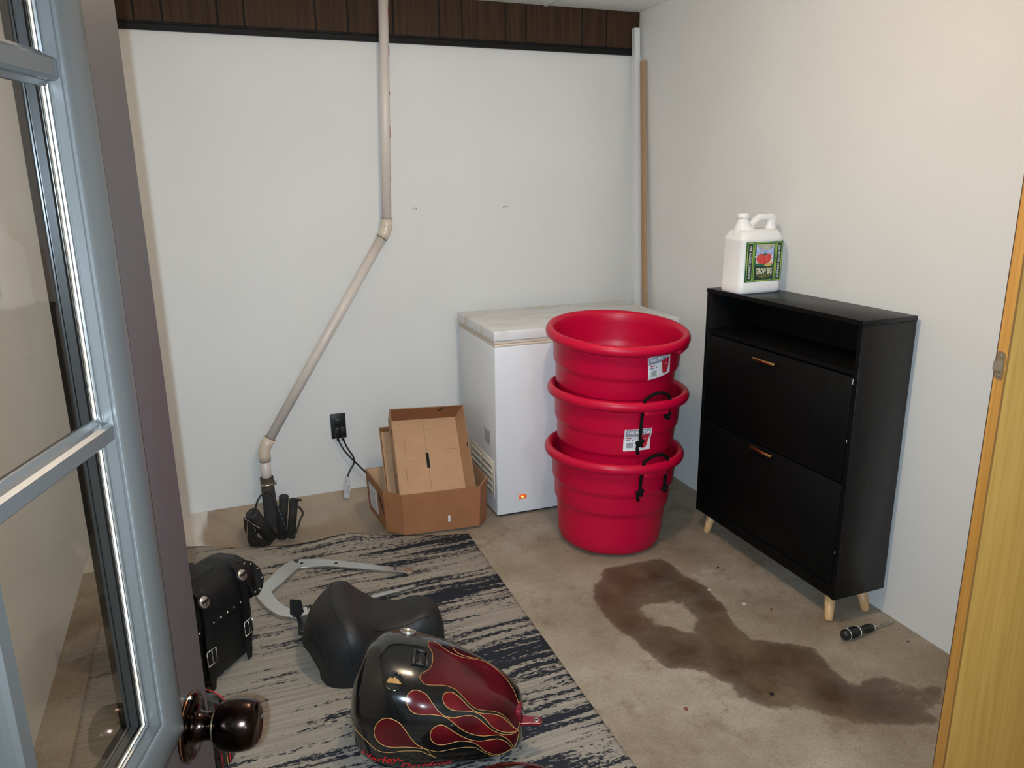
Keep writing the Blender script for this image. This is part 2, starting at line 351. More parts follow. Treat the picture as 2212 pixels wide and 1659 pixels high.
WMX = {}
def thing(name, label, cat_, loc, rz=0.0, group=None):
    o = bpy.data.objects.new(name, None); COL.objects.link(o); o.empty_display_size = 0.05
    o.location = loc; o.rotation_euler = (0, 0, rz)
    WMX[o] = Matrix.Translation(Vector(loc)) @ Matrix.Rotation(rz, 4, 'Z')
    return tag(o, label, cat_, group)
def tag(o, label, cat_=None, group=None, kind=None):
    if label: o['label'] = label
    if cat_: o['category'] = cat_
    if group: o['group'] = group
    if kind: o['kind'] = kind
    return o
def build(name, mb, parent=None, origin=None, label=None, bevel=0.0, local=False, weld=True, autosmooth=None):
    """Link the collected shapes as ONE object; world points are brought into the parent's frame."""
    if parent is not None:
        Wm = WMX[parent]
    else:
        if origin is None: origin = sum(mb.v, Vector())/max(1, len(mb.v))
        Wm = Matrix.Translation(Vector(origin))
    inv = Matrix.Identity(4) if local else Wm.inverted()
    me = bpy.data.meshes.new(name); me.from_pydata([tuple(inv @ p) for p in mb.v], [], mb.f)
    for m in mb.mats: me.materials.append(m)
    me.polygons.foreach_set('material_index', mb.m); me.polygons.foreach_set('use_smooth', mb.smooth)
    me.update()
    bm = bmesh.new(); bm.from_mesh(me)
    if weld: bmesh.ops.remove_doubles(bm, verts=bm.verts, dist=1e-6)
    bmesh.ops.recalc_face_normals(bm, faces=bm.faces); bm.to_mesh(me); bm.free()
    o = bpy.data.objects.new(name, me); COL.objects.link(o)
    if parent is not None: o.parent = parent; WMX[o] = WMX[parent]
    else: o.location = origin; WMX[o] = Wm
    if label: o['label'] = label
    if bevel:
        b = o.modifiers.new('bevel', 'BEVEL'); b.width = bevel; b.segments = 2; b.limit_method = 'ANGLE'; b.angle_limit = math.radians(40)
    return o
def struct(name, mb, label, cat_, parent=None, **k):
    o = build(name, mb, parent, **k); o['kind'] = 'structure'
    tag(o, label, cat_ if parent is None else None); return o

def text2d(body, shear=0.0, bold=0.0, res=3, space=1.0):
    """Outline text as flat triangles, scaled into the unit box."""
    cu = bpy.data.curves.new('letters', 'FONT'); cu.body = body; cu.resolution_u = res; cu.shear = shear; cu.offset = bold; cu.space_character = space
    ob = bpy.data.objects.new('letters', cu); COL.objects.link(ob)
    dg = bpy.context.evaluated_depsgraph_get(); me = bpy.data.meshes.new_from_object(ob.evaluated_get(dg))
    vs = [(v.co.x, v.co.y) for v in me.vertices]; fs = [tuple(p.vertices) for p in me.polygons]
    bpy.data.objects.remove(ob); bpy.data.curves.remove(cu); bpy.data.meshes.remove(me)
    x0 = min(p[0] for p in vs); x1 = max(p[0] for p in vs); y0 = min(p[1] for p in vs); y1 = max(p[1] for p in vs)
    return [((x-x0)/(x1-x0), (y-y0)/(y1-y0)) for x, y in vs], fs
class Decal:
    """Printed matter laid out flat (x right, y up) and then laid onto a surface by fn(x, y, lift)."""
    def __init__(s, mb, fn, lift=0.0003): s.mb = mb; s.fn = fn; s.l = lift
    def rect(s, x0, y0, x1, y1, m, k=1, n=6, ny=1):
        vs = [s.fn(x0+(x1-x0)*i/n, y0+(y1-y0)*j/ny, s.l*k) for i in range(n+1) for j in range(ny+1)]; c = ny+1
        s.mb.add(vs, [(i*c+j, (i+1)*c+j, (i+1)*c+j+1, i*c+j+1) for i in range(n) for j in range(ny)], m)
    def poly(s, pts, m, k=1, step=0.0):
        if not step: s.mb.add([s.fn(x, y, s.l*k) for x, y in pts], [tuple(range(len(pts)))], m); return
        P = [Vector(p) for p in pts]; n = len(P); xs = [p.x for p in P]; ys = [p.y for p in P]; x = min(xs)
        while x < max(xs):
            y = min(ys)
            while y < max(ys):
                if dist_poly(x, y, pts) > step*0.2: P.append(Vector((x, y)))
                y += step
            x += step
        vo, ed, fa, _, _, _ = delaunay_2d_cdt(P, [(i, (i+1) % n) for i in range(n)], [list(range(n))], 1, 1e-5)
        s.mb.add([s.fn(v.x, v.y, s.l*k) for v in vo], [tuple(f) for f in fa], m)
    def ring(s, x0, y0, x1, y1, t, m, k=1):
        s.rect(x0, y0, x1, y0+t, m, k); s.rect(x0, y1-t, x1, y1, m, k); s.rect(x0, y0, x0+t, y1, m, k, 1); s.rect(x1-t, y0, x1, y1, m, k, 1)
    def text(s, body, x0, y0, x1, y1, m, k=1, rot=False, **kw):
        vs, fs = text2d(body, **kw)
        if rot: vs = [(1-b, a) for a, b in vs]
        s.mb.add([s.fn(x0+a*(x1-x0), y0+b*(y1-y0), s.l*k) for a, b in vs], fs, m)

# ------------------------------------------------------------------ the room
def wall_x(y): return 2.104+(y-1.494)*0.0285      # the right wall runs slightly out of square
BW = 3.66; CEIL = 2.30; LW = -0.575
def dist_poly(px, py, poly):
    ins = False; d = 9.0; n = len(poly)
    for i in range(n):
        x1, y1 = poly[i]; x2, y2 = poly[(i+1) % n]
        if (y1 > py) != (y2 > py) and px < (x2-x1)*(py-y1)/(y2-y1)+x1: ins = not ins
        dx, dy = x2-x1, y2-y1; t = max(0, min(1, ((px-x1)*dx+(py-y1)*dy)/(dx*dx+dy*dy+1e-12)))
        d = min(d, math.hypot(px-x1-t*dx, py-y1-t*dy))
    return d if ins else -d
def sstep(a, b, x):
    t = max(0.0, min(1.0, (x-a)/(b-a))); return t*t*(3-2*t)
STAIN = [(1.349,2.448),(1.56,2.443),(1.63,2.456),(1.638,2.375),(1.622,2.271),(1.646,2.154),(1.624,2.007),(1.581,1.903),(1.581,1.818),(1.679,1.762),(1.736,1.696),(1.732,1.61),(1.727,1.51),(1.829,1.518),(1.87,1.45),(1.961,1.388),(1.802,1.235),(1.677,1.293),(1.568,1.353),(1.529,1.399),(1.469,1.443),(1.378,1.492),(1.335,1.562),(1.323,1.59),(1.341,1.641),(1.323,1.705),(1.276,1.76),(1.217,1.775),(1.202,1.86),(1.203,1.949),(1.165,2.072),(1.177,2.187),(1.24,2.337)]
PALE = [(1.333,2.121),(1.412,2.138),(1.472,2.079),(1.48,1.977),(1.399,1.943),(1.345,2.002)]
DARK = [(1.248,2.261,.10),(1.379,2.316,.09),(1.523,2.314,.08),(1.571,2.196,.08),(1.579,2.033,.07),(1.534,1.892,.09),(1.312,1.841,.11),(1.407,1.747,.12),(1.529,1.696,.11),(1.61,1.661,.08),(1.465,1.596,.08),(1.613,1.487,.07),(1.707,1.402,.07),(1.24,2.05,.06)]
PITC = (0.31, 3.40); PITR = 0.46
def pit_depth(x, y):
    d = math.hypot(x-PITC[0], y-PITC[1])+0.02*noise.noise(Vector((x*5, y*5, 0)))
    return -0.125*(1-sstep(0.20, PITR, d))*(1-sstep(3.58, 3.655, y))
def build_floor():
    mb = MB(); xs = [-0.60+0.02*i for i in range(141)]; ys = [-0.60+0.02*i for i in range(214)]
    vs = []; st = []; so = []; wh = []
    for x in xs:
        for y in ys:
            z = pit_depth(x, y); vs.append((x, y, z))
            d = math.hypot(x-PITC[0], y-PITC[1])+0.02*noise.noise(Vector((x*5, y*5, 0)))
            so.append(1-sstep(PITR-0.03, PITR+0.0, d))
            wh.append((1-sstep(-0.13, -0.08, x))*sstep(3.18, 3.24, y))
            s = sstep(-0.035, 0.045, dist_poly(x, y, STAIN))*0.50 if 1.0 < x < 2.15 and 1.0 < y < 2.7 else 0.0
            if s > 0:
                s += 0.32*max(math.exp(-((x-a)**2+(y-b)**2)/(r*r)) for a, b, r in DARK)*min(1, s*2)
                s -= 0.42*sstep(-0.03, 0.04, dist_poly(x, y, PALE))
            s = max(s, 0.36*math.exp(-((x-1.18)**2+(y-2.46)**2)/0.006), 0.30*math.exp(-((x-1.05)**2+(y-2.02)**2)/0.004))
            st.append(max(0, s))
    n = len(ys); fs = [(i*n+j, (i+1)*n+j, (i+1)*n+j+1, i*n+j+1) for i in range(len(xs)-1) for j in range(n-1)]
    mb.add(vs, fs, floor_m, True)
    o = struct('floor', mb, 'bare concrete floor with a brown stain', 'floor', origin=(0, 0, 0), weld=False)
    for nm, dat in (('stain', st), ('soil', so), ('white', wh)):
        a = o.data.attributes.new(nm, 'FLOAT', 'POINT'); a.data.foreach_set('value', dat)
    return o
build_floor()
mb = MB().box((LW-0.08, BW, -0.2), (2.4, BW+0.1, CEIL+0.05), wall_m); struct('wall_back', mb, 'white painted back wall', 'wall', origin=(0.8, BW, 0))
mb = MB(); y0, y1 = -0.12, BW
mb.add([(wall_x(y0), y0, -0.02), (wall_x(y1), y1, -0.02), (wall_x(y1), y1, CEIL+.05), (wall_x(y0), y0, CEIL+.05), (2.4, y0, -0.02), (2.4, y1, -0.02), (2.4, y1, CEIL+.05), (2.4, y0, CEIL+.05)],
       [(0,1,2,3),(4,7,6,5),(0,4,5,1),(3,2,6,7),(0,3,7,4),(1,5,6,2)], wall_m)
struct('wall_right', mb, 'white painted right wall behind the black cabinet', 'wall', origin=(2.1, 1.5, 0))
mb = MB().box((LW-0.1, -0.12, -0.2), (LW, BW, CEIL+0.05), wall_m); struct('wall_left', mb, 'left wall seen through the glazed door', 'wall', origin=(LW, 1.8, 0))
mb = MB().box((LW-0.1, -0.12, 0), (-0.34, 0.0, CEIL+.05), wall_m).box((1.95, -0.12, 0), (2.4, 0.0, CEIL+.05), wall_m).box((-0.34, -0.12, 2.10), (1.95, 0.0, CEIL+.05), wall_m)
struct('wall_front', mb, 'front wall around the doorway', 'wall', origin=(1, -0.06, 0))
mb = MB().box((LW-0.1, -0.12, CEIL), (2.4, BW+.1, CEIL+0.06), ceil_m)
for y in (0.6, 1.2, 1.8, 2.4, 3.05): mb.box((LW, y-0.010, CEIL-0.004), (2.16, y+0.010, CEIL+0.001), polewhite_m)
for x in (0.42, 1.03, 1.645): mb.box((x-0.010, 0, CEIL-0.0045), (x+0.010, BW, CEIL+0.001), polewhite_m)
struct('ceiling', mb, 'white suspended ceiling with grid strips', 'ceiling', origin=(0.8, 1.8, CEIL))
HL, HR, HB = -1.7, 2.6, -4.2
mb = MB().box((HL-0.1, HB, -0.02), (HL, -0.12, CEIL+.05), wall_m); struct('wall_hall_left', mb, 'left wall of the room behind the doorway', 'wall', origin=(HL, -2, 0))
mb = MB().box((HR, HB, -0.02), (HR+0.1, -0.12, CEIL+.05), wall_m); struct('wall_hall_right', mb, 'right wall of the room behind the doorway', 'wall', origin=(HR, -2, 0))
mb = MB().box((HL, HB-0.1, -0.02), (HR, HB, CEIL+.05), wall_m); struct('wall_hall_back', mb, 'far wall of the room behind the doorway', 'wall', origin=(0, HB, 0))
mb = MB().box((HL, HB, -0.05), (HR, -0.60, 0.0), floor_m); struct('floor_hall', mb, 'concrete floor of the room behind the doorway', 'floor', origin=(0, -2, 0))
mb = MB().box((HL, HB, CEIL), (HR, -0.12, CEIL+.06), ceil_m); struct('ceiling_hall', mb, 'ceiling of the room behind the doorway', 'ceiling', origin=(0, -2, CEIL))
mb = MB().box((HL, -0.13, 0), (LW-0.1, -0.12, CEIL+.05), wall_m).box((2.4, -0.13, 0), (HR, -0.12, CEIL+.05), wall_m); struct('wall_hall_front', mb, 'wall pieces beside the doorway', 'wall', origin=(0, -0.125, 0))
# dark board panelling above the back wall's white part
GR = [LW, -0.36, -0.153, -0.048, 0.163, 0.267, 0.56, 0.699, 0.9, 1.114, 1.223, 1.438, 1.543, 1.84, 1.976, 2.165]
mb = MB().box((LW, BW-0.008, 2.10), (2.165, BW, CEIL), hole_m)
for a, b in zip(GR[:-1], GR[1:]): mb.box((a+0.0035, BW-0.014, 2.10), (b-0.0035, BW-0.008, CEIL), panel_m)
struct('trim_1', mb, 'dark brown grooved wood panelling above the white back wall', 'panelling', origin=(0.8, BW, 2.1), bevel=0.0015)
mb = MB().box((LW, BW-0.024, 2.098), (2.165, BW, 2.122), darktrim_m).box((LW, BW-0.019, 2.122), (2.165, BW, 2.132), darktrim_m)
struct('trim_2', mb, 'black moulding along the bottom of the panelling', 'trim', origin=(0.8, BW, 2.1), bevel=0.003)

# ------------------------------------------------------------------ grey glazed door, open on the left
DC = Vector((-0.060, 0.726, 0)); DA = YAW-math.radians(3.5)
DD = Vector((math.sin(DA), math.cos(DA), 0)); DN = Vector((math.cos(DA), -math.sin(DA), 0))
def dfr(p): return DC+DD*p[0]+DN*p[1]+Vector((0, 0, p[2]))      # (along from the knob, out of the face, up)
S_E, S_H = 0.047, -0.72; TH = -0.033
FR0, FR1, FZ0, FZ1 = -0.028, -0.646, 0.994, 1.890               # outer edge of the glazing frame
door = thing('door_1', 'grey painted glazed door standing open at left', 'door', dfr((S_H, TH/2, 0)))
door['kind'] = 'structure'
mb = MB(); i0, i1, k0, k1 = FR0-0.03, FR1+0.03, FZ0+0.03, FZ1-0.03
mb.box((i0, TH, 0.012), (S_E, 0, 2.03), greyp_m, dfr).box((S_H, TH, 0.012), (i1, 0, 2.03), greyp_m, dfr)
mb.box((i1, TH, 0.012), (i0, 0, k0), greyp_m, dfr).box((i1, TH, k1), (i0, 0, 2.03), greyp_m, dfr)
build('door_leaf', mb, door, weld=False)
def frame_ring(prof, off0, sg):
    vs = []; fs = []
    for t, o in prof:
        a, b, c, d = FR1+t, FR0-t, FZ0+t, FZ1-t; o = off0+sg*o
        vs += [dfr((a, o, c)), dfr((b, o, c)), dfr((b, o, d)), dfr((a, o, d))]
    for j in range(len(prof)-1):
        for i in range(4): fs.append((j*4+i, j*4+(i+1) % 4, (j+1)*4+(i+1) % 4, (j+1)*4+i))
    return vs, fs
BD = [(0, -0.001), (0.0008, 0.0020), (0.0030, 0.0052), (0.0070, 0.0082), (0.0120, 0.0100), (0.0180, 0.0106), (0.0240, 0.0100), (0.0300, 0.0082), (0.0345, 0.0060), (0.0370, 0.0042), (0.0374, 0.0030)]
RV = [(0.0374, 0.0030), (0.0374, 0.0018), (0.0364, 0.0016), (0.0364, 0.0008), (0.0378, 0.0002), (0.0384, -0.0062), (0.0388, -0.0066), (0.0372, -0.0070), (0.0372, -0.0084), (0.0390, -0.0088), (0.0396, -0.0100), (0.0415, -0.0104)]
PRB = [(0.0300, -0.0010), (0.0374, 0.0010), (0.0380, 0.0005), (0.0392, -0.0100), (0.0415, -0.0215)]
mb = MB(); vs, fs = frame_ring(BD, 0, 1); mb.add(vs, fs, greyf_m, True)
vs, fs = frame_ring(RV, 0, 1); mb.add(vs, fs, greyf_m); vs, fs = frame_ring(PRB, TH, -1); mb.add(vs, fs, greyf_m)
fo = build('glazing_frame', mb, door, weld=False)
PU = [(0.0398, -0.0100), (0.0412, -0.0106), (0.0416, -0.0122)]
mb = MB(); vs, fs = frame_ring(PU, 0, 1); mb.add(vs, fs, putty_m); build('putty_line', mb, fo)
def muntin(a, b, vert=False):
    m_ = MB(); pr = [(-0.0125, -0.0130), (-0.0120, -0.0100), (-0.0085, -0.0080), (-0.0080, -0.0030), (-0.0055, 0.0), (0.0055, 0.0), (0.0080, -0.0030), (0.0085, -0.0080), (0.0120, -0.0100), (0.0125, -0.0130)]
    for sg, o0 in ((1, 0.0), (-1, TH+0.008)):
        vs = []; n = len(pr)
        for q in (a[0], b[0]):
            for t, o in pr: vs.append(dfr((a[1]+t, o0+sg*o, q)) if vert else dfr((q, o0+sg*o, a[1]+t)))
        m_.add(vs, [(i, i+1, n+i+1, n+i) for i in range(n-1)]+[tuple(range(n)), tuple(range(2*n-1, n-1, -1))], greyf_m)
    return m_
for z in (1.308, 1.580): build('glazing_bar', muntin((FR1+0.0380, z), (FR0-0.0380, z)), fo)
for s_ in (-0.242, -0.437): build('glazing_bar', muntin((FZ0+0.0380, s_), (FZ1-0.0380, s_), True), fo)
mb = MB().add([dfr((FR1+.038, -0.0120, FZ0+.038)), dfr((FR0-.038, -0.0120, FZ0+.038)), dfr((FR0-.038, -0.0120, FZ1-.038)), dfr((FR1+.038, -0.0120, FZ1-.038))], [(0, 1, 2, 3)], glass_m)
build('glass_pane', mb, door)
def kfr(p): return dfr((p[0]-0.002, p[2]*0.93, 0.978+p[1]))
mb = MB()
mb.lathe([(0.0, 0.0), (0.0335, 0.0), (0.0338, 0.0015)], bronze_m, 48, kfr).lathe([(0.0338, 0.0015), (0.0338, 0.0028)], bronzeedge_m, 48, kfr)
mb.lathe([(0.0338, 0.0028), (0.0320, 0.0045), (0.0290, 0.0058), (0.0240, 0.0065), (0.0175, 0.0080), (0.0145, 0.0120), (0.0135, 0.0180), (0.0138, 0.0250)], bronze_m, 48, kfr)
mb.lathe([(0.0138, 0.0250), (0.0148, 0.0255), (0.0148, 0.0275)], latchpl_m, 48, kfr)
kb = build('knob_rose', mb, door, label='round dark bronze rose and neck')
mb = MB().lathe([(0.0148, 0.0275), (0.0190, 0.0285), (0.0228, 0.0330), (0.0250, 0.0400), (0.0258, 0.0480), (0.0254, 0.0560), (0.0240, 0.0640), (0.0215, 0.0690), (0.0180, 0.0715), (0.0, 0.0722)], bronze_m, 48, kfr)
build('knob', mb, door, label='shiny dark bronze door knob')
mb = MB().cyl(dfr((-0.004, 0.0, 1.012)), dfr((-0.004, 0.006, 1.0125)), 0.0018, steel_m, seg=10); build('screw', mb, door)

# ------------------------------------------------------------------ yellow door at the right edge of the picture
YD = Vector((0.940, -0.342, 0)).normalized(); YN = Vector((-YD.y*-1, 0, 0))
YN = Vector((YD.y, -YD.x, 0))                      # towards the camera side
YC = Vector((1.478, 1.049, 0))
def yfr(p): return YC+YD*p[0]+YN*p[1]+Vector((0, 0, p[2]))
yd = thing('door_2', 'varnished yellow wood door, latch edge facing the room, at right', 'door', yfr((0.62, 0.017, 0))); yd['kind'] = 'structure'
mb = MB().box((0.004, 0.003, 0.012), (0.63, 0.0345, 2.03), ydoor_m, yfr)
mb.box((0.002, 0.0, 0.012), (0.63, 0.003, 2.03), yback_m, yfr)
build('door_leaf', mb, yd, weld=False)
mb = MB().box((0.0, 0.0012, 0.012), (0.004, 0.0335, 2.03), yedge_m, yfr).box((-0.0004, 0.0335, 0.012), (0.0035, 0.0339, 2.03), yface_m, yfr).box((-0.0010, -0.0002, 0.012), (0.0010, 0.0014, 2.03), yback_m, yfr)
build('edge_lipping', mb, yd, weld=False, label='lighter orange edge strip of the yellow door')
poly = []
for cxs, cys, a0 in ((0.0125-0.006, 0.0285-0.006, 0), (-0.0125+0.006, 0.0285-0.006, 90), (-0.0125+0.006, -0.0285+0.006, 180), (0.0125-0.006, -0.0285+0.006, 270)):
    for k in range(5): a = math.radians(a0+22.5*k); poly.append((cxs+0.006*math.cos(a), cys+0.006*math.sin(a)))
ZL = 1.126
mb = MB().prism(poly, 0.0, 0.0022, latchpl_m, lambda p: yfr((-p.z, 0.0165+p.x, ZL+p.y)))
pl = build('latch_plate', mb, yd, label='brass latch face plate')
for dz in (0.019, -0.019): build('screw_head', MB().cyl(yfr((-0.0020, 0.0165, ZL+dz)), yfr((-0.0034, 0.0165, ZL+dz)), 0.0042, steel_m, seg=12), pl)
mb = MB().prism([(-0.0055, 0), (0.0075, 0), (0.0075, -0.004), (-0.0035, -0.0125), (-0.0055, -0.0125)], ZL-0.0095, ZL+0.0085, chrome_m, lambda p: yfr((p.y, 0.0165+p.x, p.z)))
build('latch_bolt', mb, yd, label='chrome latch bolt')

# ------------------------------------------------------------------ drain pipe on the back wall
E1 = Vector((0.812, 3.605, 1.283)); E2 = Vector((0.171, 3.570, 0.300)); PB = Vector((0.1705, 3.560, 0.13))
pipe = thing('drain_pipe', 'white plastic drain pipe with two elbows on the back wall', 'pipe', (0.1705, 3.56, -0.12))
dg = (E2-E1).normalized(); PRD = 0.0225
mb = MB().tube([(0.852, 3.605, CEIL), E1+Vector((0.002, 0, 0.02))], PRD, pvc_m, 24); pp = build('upper_pipe', mb, pipe)
for z0, z1 in ((2.185, 2.235), (2.04, 2.075), (1.87, 1.885), (1.69, 1.745), (1.50, 1.52)):
    mb = MB(); xa = 0.814+(z0-1.283)*0.0393
    mb.lathe([(PRD+0.0004, z0), (PRD+0.0004, z1)], redink_m, 3, lambda p, xa=xa: p+Vector((xa, 3.605, 0)), a0=math.radians(-42), a1=math.radians(-20))
    build('red_print', mb, pp, label='faded red print on the pipe')
mb = MB().tube([E1+dg*0.03, E2-dg*0.03], PRD*0.98, pvc_m, 24); build('diagonal_pipe', mb, pipe)
mb = MB().tube([E2+Vector((0, 0, -0.03)), PB], PRD, pvc_m, 24); build('lower_pipe', mb, pipe)
def elbow(c, a, b, ln=0.045):
    m_ = MB(); pts = [c+a*ln, c+a*ln*0.45]+[((c+a*ln*0.45)*(1-t)**2+c*2*t*(1-t)+(c+b*ln*0.45)*t*t) for t in (0.2, 0.4, 0.6, 0.8)]+[c+b*ln*0.45, c+b*ln]
    m_.tube(pts, [0.0275, 0.0278, 0.0275, 0.027, 0.027, 0.0275, 0.0278, 0.0275], pvcfit_m, 28)
    for d in (a, b): m_.tube([c+d*(ln-0.001), c+d*(ln+0.0025)], 0.0262, pvcjoint_m, 24)
    return m_
build('elbow', elbow(E1, Vector((0.04, 0, 1)).normalized(), dg), pipe, label='cream pipe elbow')
build('elbow', elbow(E2, -dg, Vector((0, 0, -1)), 0.058), pipe, label='cream pipe elbow')
mb = MB().tube([(0.1705, 3.56, 0.165), (0.171, 3.56, 0.10), (0.174, 3.545, -0.03), (0.177, 3.53, -0.14)], [0.0300, 0.0302, 0.0335, 0.0365], rubberdirt_m, 28); build('rubber_coupling', mb, pipe, label='dirty black rubber coupling at the pipe foot')
mb = MB().lathe([(0.0305, 0), (0.0325, 0.001), (0.0325, 0.012), (0.0305, 0.013)], steel_m, 28, lambda p: p+Vector((0.1708, 3.56, 0.125)))
mb.rbox((0.203, 3.548, 0.125), (0.212, 3.566, 0.142), steel_m, 0.002).cyl((0.207, 3.545, 0.134), (0.207, 3.535, 0.134), 0.004, steel_m, seg=10)
build('hose_clamp', mb, pipe, label='steel hose clamp')

# black rubber sleeves and cable at the foot of the pipe
def sleeve(name, a, b, r, label):
    a, b = Vector(a), Vector(b); d = (b-a).normalized(); m_ = MB()
    z = d; x = z.cross(Vector((0, 1, 0))).normalized(); y = z.cross(x); L = (b-a).length
    m_.lathe([(r*0.62, 0.03), (r*0.62, 0.0), (r*0.92, 0.0), (r, 0.004), (r, 0.02), (r*0.95, 0.024), (r*0.97, L), (r*0.6, L), (r*0.62, 0.03)], rubber_m, 28, lambda p: a+x*p.x+y*p.y+z*p.z)
    return tag(build(name, m_), label, 'tube')
sleeve('rubber_sleeve', (0.083, 3.415, 0.060), (0.158, 3.46, -0.10), 0.031, 'open black rubber tube leaning left of the pipe foot')
sleeve('rubber_sleeve', (0.234, 3.478, 0.092), (0.208, 3.478, -0.118), 0.022, 'black rubber tube standing just right of the pipe foot')
sleeve('rubber_sleeve', (0.274, 3.438, 0.084), (0.246, 3.432, -0.100), 0.020, 'second black rubber tube furthest right of the pipe foot')
mb = MB().prism([(0.046, 0.05), (0.060, 0.045), (0.085, 0.0), (0.10, -0.06), (0.155, -0.09), (0.150, -0.105), (0.066, -0.104), (0.055, -0.07), (0.045, 0.0)], -0.006, 0.006, blackpl_m, lambda p: Vector((p.x, 3.395+p.z-p.y*0.02, p.y)))
mb.tube(cat([(0.052, 3.386, 0.048), (0.062, 3.386, 0.035), (0.058, 3.386, 0.0), (0.052, 3.386, -0.045)], 5), 0.0028, chrome_m, 8)
mb.tube(cat([(0.064, 3.385, 0.040), (0.085, 3.382, 0.015), (0.112, 3.378, -0.006)], 5), 0.0022, chrome_m, 8)
tag(build('hand_lever', mb, bevel=0.002), 'black lever plate with two bare metal lines, lower left of the pipe', 'lever')
mb = MB().tube(cat([(0.100, 3.472, -0.07), (0.098, 3.476, 0.02), (0.114, 3.478, 0.08), (0.145, 3.490, 0.113), (0.183, 3.470, 0.105), (0.204, 3.430, 0.04), (0.222, 3.400, -0.03), (0.238, 3.392, -0.075), (0.264, 3.398, -0.07), (0.292, 3.426, -0.02), (0.308, 3.440, 0.004), (0.300, 3.462, 0.024), (0.272, 3.492, 0.042), (0.288, 3.476, 0.060), (0.306, 3.446, 0.070), (0.294, 3.412, 0.088), (0.268, 3.402, 0.092)], 6), 0.0045, cord_m, 10)
tag(build('control_cable', mb), 'black cable looped around the rubber tubes at the pipe foot', 'cable')

# ------------------------------------------------------------------ outlet and cords
out = thing('wall_outlet', 'black wall outlet on the white back wall', 'outlet', (0.532, BW, 0.34))
mb = MB().rbox((0.496, BW-0.007, 0.277), (0.569, BW, 0.404), blackpl_m, 0.003); build('cover_plate', mb, out)
mb = MB().rbox((0.515, BW-0.011, 0.345), (0.552, BW-0.006, 0.378), blackpl_m, 0.004).rbox((0.515, BW-0.011, 0.300), (0.552, BW-0.006, 0.333), blackpl_m, 0.004); build('receptacle', mb, out)
def cord(label, plug_x, pts, tagm):
    o = thing('power_cord', label, 'cord', (plug_x, 3.63, 0.31))
    m_ = MB().tube(cat(pts, 8), 0.0042, cord_m, 10); build('cable', m_, o)
    m_ = MB().rbox((plug_x-0.012, 3.618, 0.292), (plug_x+0.012, 3.650, 0.345), blackpl_m, 0.006).tube([(plug_x, 3.632, 0.295), (plug_x+0.001, 3.632, 0.270)], [0.008, 0.0055], blackpl_m, 12); build('plug', m_, o)
    if tagm: build('warning_tag', tagm, o, label='grey paper tag wrapped round the cord')
    return o
tg = MB().tube([(0.553, 3.612, 0.088), (0.550, 3.606, 0.055)], 0.0095, paper_m, 10, cap=False)
tg.prism([(-0.014, 0.060), (0.016, 0.050), (0.002, -0.022), (-0.024, -0.016)], 0, 0.0012, paper_m, lambda p: Vector((0.548+p.x, 3.590+p.z, 0.005+p.y)))
for k in range(5): tg.box((0.536+0.0012*k, 3.5886, 0.008+0.009*k), (0.552+0.0012*k, 3.5898, 0.010+0.009*k), lblgrey_m)
cord('black power cord crossing leftwards, with a grey paper tag near its end', 0.546, [(0.547, 3.632, 0.285), (0.556, 3.63, 0.25), (0.572, 3.625, 0.215), (0.590, 3.622, 0.178), (0.588, 3.62, 0.145), (0.566, 3.615, 0.115), (0.553, 3.61, 0.085), (0.546, 3.602, 0.04), (0.536, 3.598, 0.005), (0.531, 3.597, -0.018)], tg)
cord('black power cord without a tag running behind the cardboard box', 0.522, [(0.523, 3.632, 0.285), (0.530, 3.63, 0.26), (0.545, 3.62, 0.225), (0.575, 3.612, 0.183), (0.602, 3.612, 0.149), (0.634, 3.612, 0.107), (0.672, 3.60, 0.068), (0.74, 3.58, 0.02), (0.84, 3.56, 0.008)], None)

# small hooks left in the wall
for x, z, side in ((0.964, 1.366, 'left'), (1.429, 1.364, 'right')):
    mb = MB().tube([(x+0.011*math.cos(a), BW-0.006, z+0.009*math.sin(a)) for a in [math.radians(10+20*k) for k in range(9)]], 0.0016, steel_m, 8)
    mb.cyl((x-0.011, BW-0.006, z+0.0016), (x-0.011, BW, z+0.0016), 0.0014, steel_m, seg=8)
    tag(build('wall_hook', mb), 'tiny curved wire hook in the back wall, %s one of the pair' % side, 'hook')

# ------------------------------------------------------------------ strips leaning in the far right corner
def leaning(name, a, b, sx, sy, m, label, catg, edge=None):
    a, b = Vector(a), Vector(b); m_ = MB(); vs = []
    for c in (a, b): vs += [c+Vector((dx*sx/2, dy*sy/2, 0)) for dx, dy in ((-1, -1), (1, -1), (1, 1), (-1, 1))]
    m_.add(vs, [(0, 3, 2, 1), (4, 5, 6, 7), (0, 1, 5, 4), (2, 3, 7, 6), (3, 0, 4, 7)], m); m_.add(vs, [(1, 2, 6, 5)], edge or m)
    return tag(build(name, m_), label, catg)
leaning('trim_strip', (2.088, 3.418, 0.0), (2.131, 3.628, 2.222), 0.030, 0.028, polewhite_m, 'tall white painted strip leaning in the far corner behind the freezer', 'strip')
leaning('wood_strip', (2.110, 3.362, 0.0), (2.147, 3.578, 2.066), 0.018, 0.030, wood_m, 'raw wood strip with a dark edge leaning in the corner beside the white strip', 'strip', woodedge_m)

